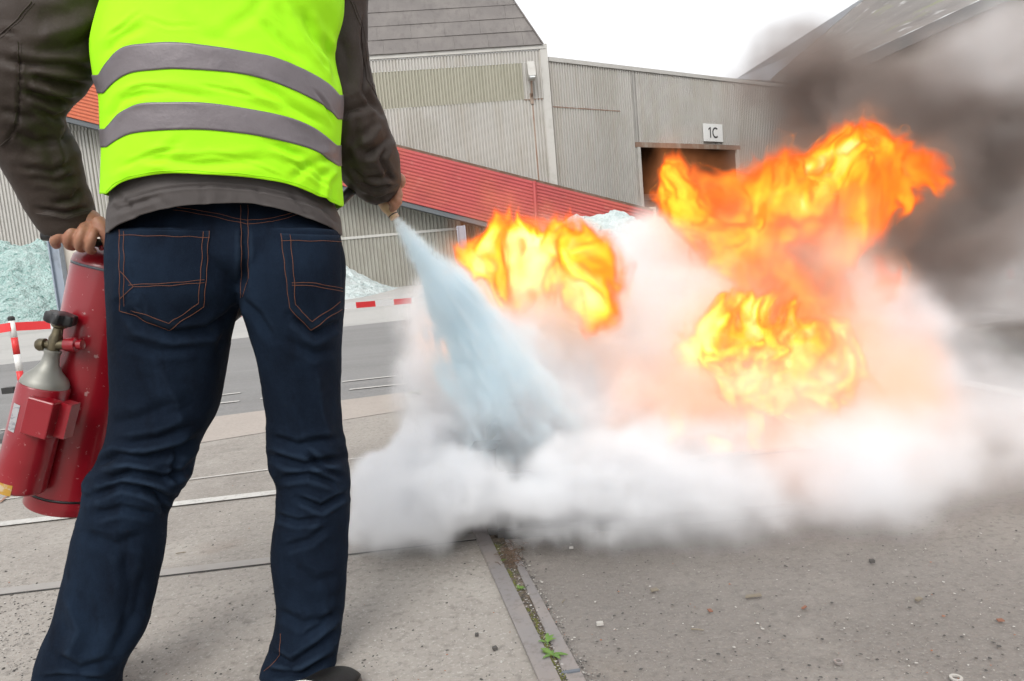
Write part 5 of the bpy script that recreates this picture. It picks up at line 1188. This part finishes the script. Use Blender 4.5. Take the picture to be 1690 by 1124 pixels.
def vol_mat(name, colr, dens, aniso=0.0, absorb=None):
    m = bpy.data.materials.new(name); m.use_nodes = True; N, L = m.node_tree.nodes, m.node_tree.links; N.clear()
    out = N.new('ShaderNodeOutputMaterial'); pv = N.new('ShaderNodeVolumePrincipled')
    pv.inputs['Color'].default_value = (*colr, 1); pv.inputs['Density'].default_value = dens; pv.inputs['Anisotropy'].default_value = aniso
    pv.inputs['Density Attribute'].default_value = 'density'
    if absorb: pv.inputs['Absorption Color'].default_value = (*absorb, 1)
    L.new(pv.outputs[0], out.inputs['Volume']); return m
def flame_mat(name, stops, gain, soot=150., power=1.05):
    """luminous soot: absorbs what is behind it and glows with a colour set by how hot the voxel is"""
    m = bpy.data.materials.new(name); m.use_nodes = True; N, L = m.node_tree.nodes, m.node_tree.links; N.clear()
    out = N.new('ShaderNodeOutputMaterial'); em = N.new('ShaderNodeEmission'); at_ = N.new('ShaderNodeAttribute'); at_.attribute_name = 'density'
    cr = N.new('ShaderNodeValToRGB'); cr.color_ramp.elements[0].position = stops[0][0]; cr.color_ramp.elements[0].color = (*stops[0][1], 1)
    cr.color_ramp.elements[1].position = stops[-1][0]; cr.color_ramp.elements[1].color = (*stops[-1][1], 1)
    for p, c in stops[1:-1]: e = cr.color_ramp.elements.new(p); e.color = (*c, 1)
    sq = N.new('ShaderNodeMath'); sq.operation = 'POWER'; sq.inputs[1].default_value = power; L.new(at_.outputs['Fac'], sq.inputs[0])
    mu = N.new('ShaderNodeMath'); mu.operation = 'MULTIPLY'; mu.inputs[1].default_value = soot * gain; L.new(sq.outputs[0], mu.inputs[0])
    m2 = N.new('ShaderNodeMath'); m2.operation = 'MULTIPLY'; m2.inputs[1].default_value = soot; L.new(sq.outputs[0], m2.inputs[0])
    L.new(at_.outputs['Fac'], cr.inputs[0]); L.new(cr.outputs[0], em.inputs[0]); L.new(mu.outputs[0], em.inputs[1])
    ab = N.new('ShaderNodeVolumeAbsorption'); ab.inputs['Color'].default_value = (0, 0, 0, 1); L.new(m2.outputs[0], ab.inputs['Density'])
    ad = N.new('ShaderNodeAddShader'); L.new(em.outputs[0], ad.inputs[0]); L.new(ab.outputs[0], ad.inputs[1]); L.new(ad.outputs[0], out.inputs['Volume']); return m
def tongue_mat(name, colr, strength):
    """thin luminous flame front: glows where seen edge on, clear where seen face on"""
    m = bpy.data.materials.new(name); m.use_nodes = True; N, L = m.node_tree.nodes, m.node_tree.links; N.clear()
    out = N.new('ShaderNodeOutputMaterial'); em = N.new('ShaderNodeEmission'); em.inputs[0].default_value = (*colr, 1); em.inputs[1].default_value = strength
    tr = N.new('ShaderNodeBsdfTransparent'); lw = N.new('ShaderNodeLayerWeight'); lw.inputs[0].default_value = .5; pw = N.new('ShaderNodeMath'); pw.operation = 'POWER'; pw.inputs[1].default_value = 3.0
    tx = N.new('ShaderNodeTexNoise'); tx.inputs['Scale'].default_value = 14; tx.inputs['Detail'].default_value = 3; tc = N.new('ShaderNodeTexCoord'); L.new(tc.outputs['Object'], tx.inputs['Vector'])
    mr = N.new('ShaderNodeMapRange'); mr.inputs['From Min'].default_value = .42; mr.inputs['From Max'].default_value = .62; mr.inputs['To Max'].default_value = .14; L.new(tx.outputs['Fac'], mr.inputs['Value'])
    mu = N.new('ShaderNodeMath'); mu.operation = 'MULTIPLY'; L.new(lw.outputs['Facing'], pw.inputs[0]); L.new(pw.outputs[0], mu.inputs[0]); L.new(mr.outputs[0], mu.inputs[1])
    mx = N.new('ShaderNodeMixShader'); L.new(mu.outputs[0], mx.inputs[0]); L.new(tr.outputs[0], mx.inputs[1]); L.new(em.outputs[0], mx.inputs[2]); L.new(mx.outputs[0], out.inputs['Surface']); m.cycles.emission_sampling = 'NONE'; return m

VS = 1.0   # voxel size factor
# ---- white ground smoke
def px_box(x0, y0, x1, y1, Y0, Y1, zmin=0.0):
    Y0, Y1 = Y0 * K, Y1 * K
    P = [at(x, y, Y) for x in (x0, x1) for y in (y0, y1) for Y in (Y0, Y1)]
    return (min(p.x for p in P), Y0, max(zmin, min(p.z for p in P))), (max(p.x for p in P), Y1, max(p.z for p in P))

G1 = Grid((-.62, 1.66, 0.0), (2.15, 3.35, .98), .015 * VS)
X, Y, Z = G1.X, G1.Y, G1.Z
wx = zm(fbm(X, Y, Z, 2.2, 3, .5, 3.3)); wy = zm(fbm(X, Y, Z, 2.2, 3, .5, 9.1)); wz = zm(fbm(X, Y, Z, 2.2, 3, .5, 15.7))
Xw, Yw, Zw = X + wx * f32(.05), Y + wy * f32(.05), Z + wz * f32(.045)
dense = [(632, 800, 2.45, 50), (690, 775, 2.5, 78), (738, 800, 2.3, 66), (690, 828, 2.25, 45), (640, 835, 2.3, 34), (735, 715, 2.7, 62), (768, 832, 2.2, 40), (880, 820, 2.12, 38), (915, 795, 2.15, 52),
         (960, 806, 2.15, 50), (1040, 812, 2.12, 52), (1040, 780, 2.2, 60), (1120, 826, 2.1, 58), (1130, 802, 2.2, 44), (1210, 832, 2.1, 62), (1220, 802, 2.2, 48), (1300, 835, 2.15, 64), (1320, 800, 2.3, 50), (1390, 830, 2.2, 64), (1410, 785, 2.4, 55), (1450, 815, 2.1, 74), (1480, 760, 2.2, 60), (1500, 750, 2.5, 75), (1550, 800, 2.3, 70), (1620, 785, 2.3, 60), (1690, 765, 2.3, 60), (1760, 740, 2.3, 70), (1600, 720, 2.7, 60), (1700, 700, 2.8, 50),
         (900, 740, 2.75, 85), (1000, 720, 2.75, 95), (1120, 750, 3.2, 80), (1250, 740, 3.25, 80), (1350, 720, 3.25, 80)]
mid = [(735, 520, 3.0, 42), (750, 590, 3.0, 62), (775, 660, 2.9, 75), (715, 640, 3.0, 36), (860, 560, 3.1, 105), (950, 540, 3.2, 120), (1050, 490, 3.4, 100), (1080, 600, 3.2, 125), (960, 650, 3.1, 130), (1090, 420, 3.6, 50), (880, 480, 3.2, 60),
       (1180, 640, 3.4, 110), (1250, 680, 3.3, 95), (1400, 700, 3.25, 110), (1480, 620, 3.3, 85), (1530, 700, 3.1, 85), (1620, 700, 3.1, 75), (1700, 690, 3.1, 70), (1440, 540, 3.5, 70), (1150, 560, 3.4, 70), (1240, 620, 3.45, 90), (1350, 560, 3.5, 90)]
veil = [(1200, 690, 2.5, 100), (1350, 710, 2.5, 100), (1450, 640, 2.7, 80), (1390, 400, 2.9, 70), (940, 525, 2.7, 55), (1420, 460, 2.9, 80), (780, 470, 2.8, 35), (1230, 440, 2.9, 50)]
dd = G1.blobs(dense, .05, Xw, Yw, Zw) + fbm(X, Y, Z, 7, 4, .6, 21., True) * f32(.06)
dm = G1.blobs(mid, .08, Xw, Yw, Zw) + fbm(X, Y, Z, 4.5, 4, .55, 31., True) * f32(.07)
n3 = fbm(Xw, Yw, Zw, 4.5, 4, .6, 51.)
soft = np.clip(.5 + 1.0 * n3, .04, 1.5)
right = sstep(.5, 1.6, X)      # the cloud thins out to the right
sx = sstep(-.1, .45, X); rho = sstep(0, 1, (.012 + .045 * sx - dd) / (.085 + .15 * sx)) * (1 - .62 * sstep(.75, 1.4, X)) * (.7 + .3 * soft) + sstep(.06, -.2, dm) * np.clip(soft, .35, 1.3) * (1.0 - .55 * right) + .07 * sstep(.06, -.16, G1.blobs(veil, .08, Xw, Yw, Zw)) * soft
carve = G1.blobs([(850, 784, 2.1, 13, 5.), (880, 788, 2.1, 8, 5., 2.), (800, 730, 2.2, 26, 6.), (826, 884, 2.02, 14, 5.), (900, 880, 2.02, 10, 5., 6.), (990, 872, 2.02, 8, 5., 6.)], .01)
rho *= sstep(-.005, .02, Z) * (.3 + .7 * sstep(0, .11, Z)) * (.06 + .94 * sstep(-.004, .022, carve))
m_wsmoke = vol_mat('white_powder_cloud', (0.968, 0.973, 0.984), 38.0, 0.0)
tag(G1.volume('powder_cloud', rho, m_wsmoke), 'billowing white cloud of extinguisher powder rolling over the ground around the fire tray', 'smoke', kind='stuff')

# ---- jet from the nozzle
NOZ = at(652, 359, 1.66); TGT = at(905, 745, 2.36)
ax = (TGT - NOZ); AL = ax.length; ax.normalize()
G2 = Grid((NOZ.x - .05, NOZ.y - .07, .10), (at(1010, 700, 2.5).x, 2.62, NOZ.z + .035), .009 * VS)
X, Y, Z = G2.X, G2.Y, G2.Z
px_, py_, pz_ = X - f32(NOZ.x), Y - f32(NOZ.y), Z - f32(NOZ.z)
t = px_ * f32(ax.x) + py_ * f32(ax.y) + pz_ * f32(ax.z)
drop = f32(.0) * t * t
rad2 = px_ ** 2 + py_ ** 2 + pz_ ** 2 - t * t; r = np.sqrt(np.maximum(rad2, 0))
amp = np.clip(t / AL, 0, 1.2)
nb = fbm(X, Y, Z, 9, 4, .55, 71., True); nl = fbm(X - t * ax.x * .7, Y - t * ax.y * .7, Z - t * ax.z * .7, 22, 3, .5, 81.)
a1 = Vector((1, 0, 0)); a1 = (a1 - ax * a1.dot(ax)).normalized(); a2 = ax.cross(a1)
pu = (px_ * f32(a1.x) + py_ * f32(a1.y) + pz_ * f32(a1.z)) / np.maximum(t, .02); pv = (px_ * f32(a2.x) + py_ * f32(a2.y) + pz_ * f32(a2.z)) / np.maximum(t, .02)
streak = fbm(pu, pv, t * f32(.35), 26, 3, .55, 87.)
cone = f32(.008) + t * f32(.215)
q = (r + nb * amp * f32(.06) + nl * amp * .10) / np.maximum(cone, .004)
core = sstep(1.0, .55, q); halo = sstep(1.5, .7, q)
fall = 1 / (1 + (t / .18) ** 1.5)
rho = (core * (.30 + 3.2 * fall) + halo * (.06 + .25 * fall)) * sstep(0, .012, t) * sstep(AL * 1.05, AL * .35, t) * np.clip(.75 + .5 * nl + 1.9 * streak, .06, 2.6)
m_jet = vol_mat('blue_white_powder_jet', (0.89, 0.966, 1.0), 32.0, 0.)
tag(G2.volume('powder_jet', rho, m_jet), 'blue white jet of powder fanning out from the nozzle towards the fire', 'spray', kind='stuff')

# ---- dark oily smoke behind the flames
G3 = Grid((.25, 2.6, .2), (3.55, 4.65, 2.4), .028 * VS)
X, Y, Z = G3.X, G3.Y, G3.Z
wx = zm(fbm(X, Y, Z, 1.4, 3, .5, 4.3)); wz = zm(fbm(X, Y, Z, 1.4, 3, .5, 8.1))
dark = [(1590, 260, 4.0, 75), (1610, 360, 4.0, 70), (1550, 400, 4.0, 50), (1600, 330, 4.4, 130), (1560, 430, 4.3, 90), (1640, 230, 4.5, 90), (1490, 215, 4.5, 85), (1430, 225, 4.4, 62), (1165, 440, 3.22, 62), (1225, 462, 3.22, 58), (1320, 455, 3.25, 50), (1560, 170, 4.6, 60), (1500, 480, 4.3, 60), (1440, 420, 4.2, 60), (1310, 210, 4.4, 50), (1330, 450, 4.1, 70), (1420, 300, 4.3, 90), (1350, 250, 4.3, 70), (1500, 300, 4.3, 90)]
thin = [(1340, 195, 4.3, 50), (1300, 175, 4.3, 26), (1440, 190, 4.4, 45), (1320, 235, 4.5, 36), (1400, 190, 4.6, 55), (1670, 60, 4.7, 70), (1690, 450, 4.6, 110), (1560, 520, 4.5, 110), (1640, 560, 4.6, 90), (1170, 430, 4.3, 45), (1480, 560, 4.4, 100), (1690, 150, 4.6, 120), (1590, 130, 4.7, 60)]
X_, Y_, Z_ = X + wx * f32(.11), Y, Z + wz * f32(.11)
d1 = G3.blobs(dark, .14, X_, Y_, Z_) + fbm(X, Y, Z, 2.6, 4, .55, 41., True) * f32(.15)
d2 = G3.blobs(thin, .14, X_, Y_, Z_) + fbm(X, Y, Z, 2.2, 4, .55, 61., True) * f32(.18)
nn = np.clip(.42 + 1.5 * fbm(X_, Y_, Z_, 3.1, 5, .58, 43.), .03, 1.8)
rho = sstep(.06, -.30, d1) * nn + .6 * sstep(.08, -.35, d2) * nn
m_dsmoke = vol_mat('brown_grey_smoke', (0.40, 0.34, 0.31), 12.5, 0.0)
tag(G3.volume('dark_smoke', rho, m_dsmoke), 'brown grey oily smoke drifting up and away behind the flames', 'smoke', kind='stuff')

# ---- paler wisps at the top right corner and over the right of the yard
G4 = Grid((1.2, 2.7, .35), (3.6, 3.7, 2.35), .03 * VS)
X, Y, Z = G4.X, G4.Y, G4.Z
wx = fbm(X, Y, Z, 1.8, 3, .5, 14.3); wz = fbm(X, Y, Z, 1.8, 3, .5, 18.1)
pale = [(1650, 60, 3.8, 70), (1690, 150, 3.8, 50), (1600, 20, 3.8, 45), (1690, 430, 3.8, 60), (1640, 500, 3.8, 45), (1560, 560, 3.8, 50), (1680, 590, 3.7, 50), (1470, 520, 3.8, 45)]
d4 = G4.blobs(pale, .12, X + wx * f32(.1), Y, Z + wz * f32(.1)) + fbm(X, Y, Z, 3.0, 4, .55, 91., True) * f32(.12)
rho = sstep(.08, -.3, d4) * np.clip(.5 + 1.2 * fbm(X, Y, Z, 3, 4, .55, 93.), .03, 1.5)
tag(G4.volume('pale_smoke', rho, vol_mat('pale_grey_smoke', (.93, .92, .92), 4.5, 0.)), 'thin pale grey smoke curling in front of the dark plume at the right edge', 'smoke', kind='stuff')

# ---- flames
FIRE = [(0.0, (.80, .30, .12)), (.05, (.64, .07, .006)), (.14, (.72, .10, .010)), (.32, (.76, .20, .016)), (.5, (.80, .42, .02)), (.72, (.86, .72, .05)), (1.0, (1, 1, .42))]
def flame(name, bl, h, box, label, seed, strength, hot, warp=.06, tongue=.065, k=.03, sheetw=.16, base=.25, hole=.0, sfreq=9, cool=.3, namp=.45, dx=0, dy=0, gl=.02, firelight=None, edge=.03, grow_r=1.18, front=(1, .26, .02)):
    G = Grid(box[0], box[1], h * VS); bl = [(b[0] + dx, b[1] + dy, b[2], b[3] * grow_r) + tuple(b[4:]) for b in bl]; hot = [(b[0] + dx, b[1] + dy * .6, b[2], b[3]) for b in hot]
    X, Y, Z = G.X, G.Y, G.Z
    w1 = fbm(X, Y, Z, 5, 3, .5, seed); w2 = fbm(X, Y, Z, 5, 3, .5, seed + 5.); w3 = fbm(X, Y, Z * .6, 5, 3, .5, seed + 9.); mw = [w.mean() for w in (w1, w2, w3)]; w1, w2, w3 = (w - q for w, q in zip((w1, w2, w3), mw))
    Xw, Yw, Zw = X + w1 * f32(warp), Y + w2 * f32(warp), Z + w3 * f32(warp)
    d = G.blobs(bl, k, Xw, Yw, Zw) + fbm(Xw, Yw, Zw * .7, 11, 3, .55, seed + 2, True) * f32(tongue)
    inside = sstep(0.004, -edge, d)
    s1 = fbm(Xw * 1., Yw * .8, Zw * .75, sfreq, 3, .5, seed + 13.); s2 = fbm(Xw, Yw, Zw * .7, sfreq * 1.8, 3, .5, seed + 23.)
    s3 = fbm(Xw * 1., Yw, Zw * .6, sfreq * .45, 4, .6, seed + 33.)
    sh = np.exp(-(s1 / f32(sheetw)) ** 2) + .7 * np.exp(-(s2 / f32(sheetw)) ** 2)          # folded hot sheets
    heat = sstep(.06, -.06, G.blobs(hot, k, Xw, Yw, Zw)) if hot else 0
    depth_in = np.clip(-d / .09, 0, 1)
    T = cool + .46 * heat + .20 * heat * sh + .12 * sh + namp * s3 + .12 * depth_in - .10
    T = np.clip(T, .04, 1.0)
    holes = sstep(-.75, -.25, s3 * 1.3 + s1 * .5 + heat * .5 + hole)
    e = inside * T * holes
    glow = gl * sstep(.11, .0, d) * np.clip(.6 + 1.2 * s3, 0, 1.6); e = np.maximum(e, glow)  # extra halo stands for firelight spread in the smoke
    if firelight: e = np.maximum(e, .06 * sstep(.07, -.09, G.blobs(firelight, .05)) * np.clip(.6 + s3, .1, 1.4))
    H = Grid(box[0], box[1], .016); hx, hy, hz = H.X, H.Y, H.Z
    v1, v2, v3 = (fbm(hx, hy, hz * (.6 if q else 1), 5, 3, .5, seed + q0) for q, q0 in ((0, 0.), (0, 5.), (1, 9.)))
    v1, v2, v3 = (w - q for w, q in zip((v1, v2, v3), mw))
    hx, hy, hz = hx + v1 * f32(warp), hy + v2 * f32(warp), hz + v3 * f32(warp)
    hd = H.blobs(bl, k, hx, hy, hz) + fbm(hx, hy, hz * .7, 11, 2, .5, seed + 2, True) * f32(tongue)
    o = H.volume('flame', sstep(.03, -.03, hd + .008), tongue_mat(name + '_front', front, 1.6), None, .5)
    g = G.volume('flame_glow', e, flame_mat(name + '_glow', FIRE, strength), o); g['kind'] = 'stuff'
    return o, d, G
def fbox(x0, y0, x1, y1, Y0, Y1): return px_box(x0, y0, x1, y1, Y0, Y1)
A = [(800, 416, 2.95, 26), (845, 426, 2.95, 42), (890, 424, 2.95, 44), (915, 388, 2.95, 18), (945, 428, 2.95, 44), (965, 455, 2.9, 45), (985, 480, 2.9, 26), (955, 495, 2.9, 20), (900, 450, 2.95, 48), (850, 450, 3., 35), (740, 535, 3.0, 20)]
o, _, _ = flame('left_flame', A, .0065, fbox(700, 320, 1040, 560, 2.72, 3.15), '', 3., 1.5, [(830, 440, 2.95, 45), (890, 440, 2.95, 48), (950, 440, 2.92, 42), (970, 480, 2.9, 22)], sfreq=7, front=(1, .40, .03), cool=.88, namp=.32, hole=.45, edge=.06, dx=6, dy=10, grow_r=1.10)
tag(o, 'yellow flame billowing up on the left behind the powder jet', 'flame', 'flames of the training fire', 'thing')
Bf = [(1265, 285, 3.3, 48), (1225, 320, 3.3, 34), (1330, 275, 3.3, 44), (1130, 265, 3.3, 26), (1140, 310, 3.3, 36), (1185, 335, 3.3, 42), (1240, 310, 3.3, 52), (1245, 260, 3.3, 30), (1300, 265, 3.3, 52), (1350, 245, 3.3, 46), (1400, 235, 3.3, 40), (1440, 240, 3.3, 32), (1430, 280, 3.3, 40), (1490, 290, 3.3, 24), (1530, 276, 3.3, 12), (1485, 330, 3.3, 14), (1500, 250, 3.3, 10),
      (1200, 380, 3.3, 40), (1250, 375, 3.3, 45), (1320, 340, 3.3, 55), (1380, 330, 3.3, 55), (1300, 420, 3.3, 40), (1440, 430, 3.3, 22), (1310, 465, 3.3, 22), (1370, 480, 3.3, 40), (1400, 520, 3.3, 38), (1330, 410, 3.3, 45), (1410, 440, 3.3, 34), (1250, 430, 3.3, 26)]
o, _, _ = flame('upper_flame', Bf, .0068, fbox(1080, 170, 1580, 590, 2.98, 3.62), '', 11., 1.3, [(1300, 265, 3.25, 38), (1350, 250, 3.25, 38), (1400, 240, 3.25, 32), (1430, 245, 3.25, 22), (1250, 290, 3.25, 26), (1305, 455, 3.3, 10)], sfreq=6, cool=.30, edge=.05, dx=10, dy=24, gl=.008, hole=.03, grow_r=1.12, sheetw=.2)
tag(o, 'big orange fireball rolling up at the right under the dark smoke', 'flame', 'flames of the training fire', 'thing')
Cf = [(1160, 548, 2.95, 18), (1205, 527, 2.95, 27), (1255, 530, 2.95, 36), (1310, 560, 2.95, 44), (1365, 592, 2.95, 42), (1398, 630, 2.95, 30), (1330, 622, 2.95, 38), (1235, 572, 2.95, 30), (1285, 608, 2.95, 36), (1292, 660, 2.95, 28), (1286, 700, 2.95, 15), (1272, 728, 2.95, 7),
      (1120, 680, 2.9, 8), (1100, 676, 2.9, 5), (1195, 710, 2.9, 12)]
o, _, _ = flame('lower_flame', Cf, .0065, fbox(1070, 460, 1560, 840, 2.62, 3.2), '', 19., 1.5, [(1215, 535, 2.9, 28), (1270, 560, 2.9, 40), (1340, 600, 2.9, 45), (1370, 625, 2.9, 30), (1300, 660, 2.9, 30)], sfreq=7, cool=1.0, namp=.30, hole=.4, edge=.07, dx=0, dy=18, tongue=.075, front=(1, .6, .05), grow_r=1.22)
tag(o, 'bright yellow flame low down in the middle of the powder cloud', 'flame', 'flames of the training fire', 'thing')

# glow added to stand for firelight on the powder around the lower flame
lo5, hi5 = fbox(1040, 420, 1640, 850, 2.12, 3.2)
G5 = Grid(lo5, hi5, .022); X, Y, Z = G5.X, G5.Y, G5.Z
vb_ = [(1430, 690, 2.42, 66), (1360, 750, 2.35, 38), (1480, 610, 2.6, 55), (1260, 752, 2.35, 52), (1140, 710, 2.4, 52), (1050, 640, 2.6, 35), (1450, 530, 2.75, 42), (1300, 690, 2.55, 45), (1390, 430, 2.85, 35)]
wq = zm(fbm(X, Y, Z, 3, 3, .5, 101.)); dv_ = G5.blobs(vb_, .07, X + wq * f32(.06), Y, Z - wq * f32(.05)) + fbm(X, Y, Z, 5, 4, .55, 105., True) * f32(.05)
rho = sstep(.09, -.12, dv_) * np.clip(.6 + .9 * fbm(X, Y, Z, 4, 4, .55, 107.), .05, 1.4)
m_fire_haze = flame_mat('peach_firelight', [(0.0, (.86, .50, .36)), (.5, (.86, .50, .36)), (1.0, (.88, .48, .33))], 1.08, 7.5, 1.0)
tag(G5.volume('firelight_haze', rho, m_fire_haze), 'peach glow added for firelight in the powder around the lower yellow flame', 'firelight', kind='stuff')
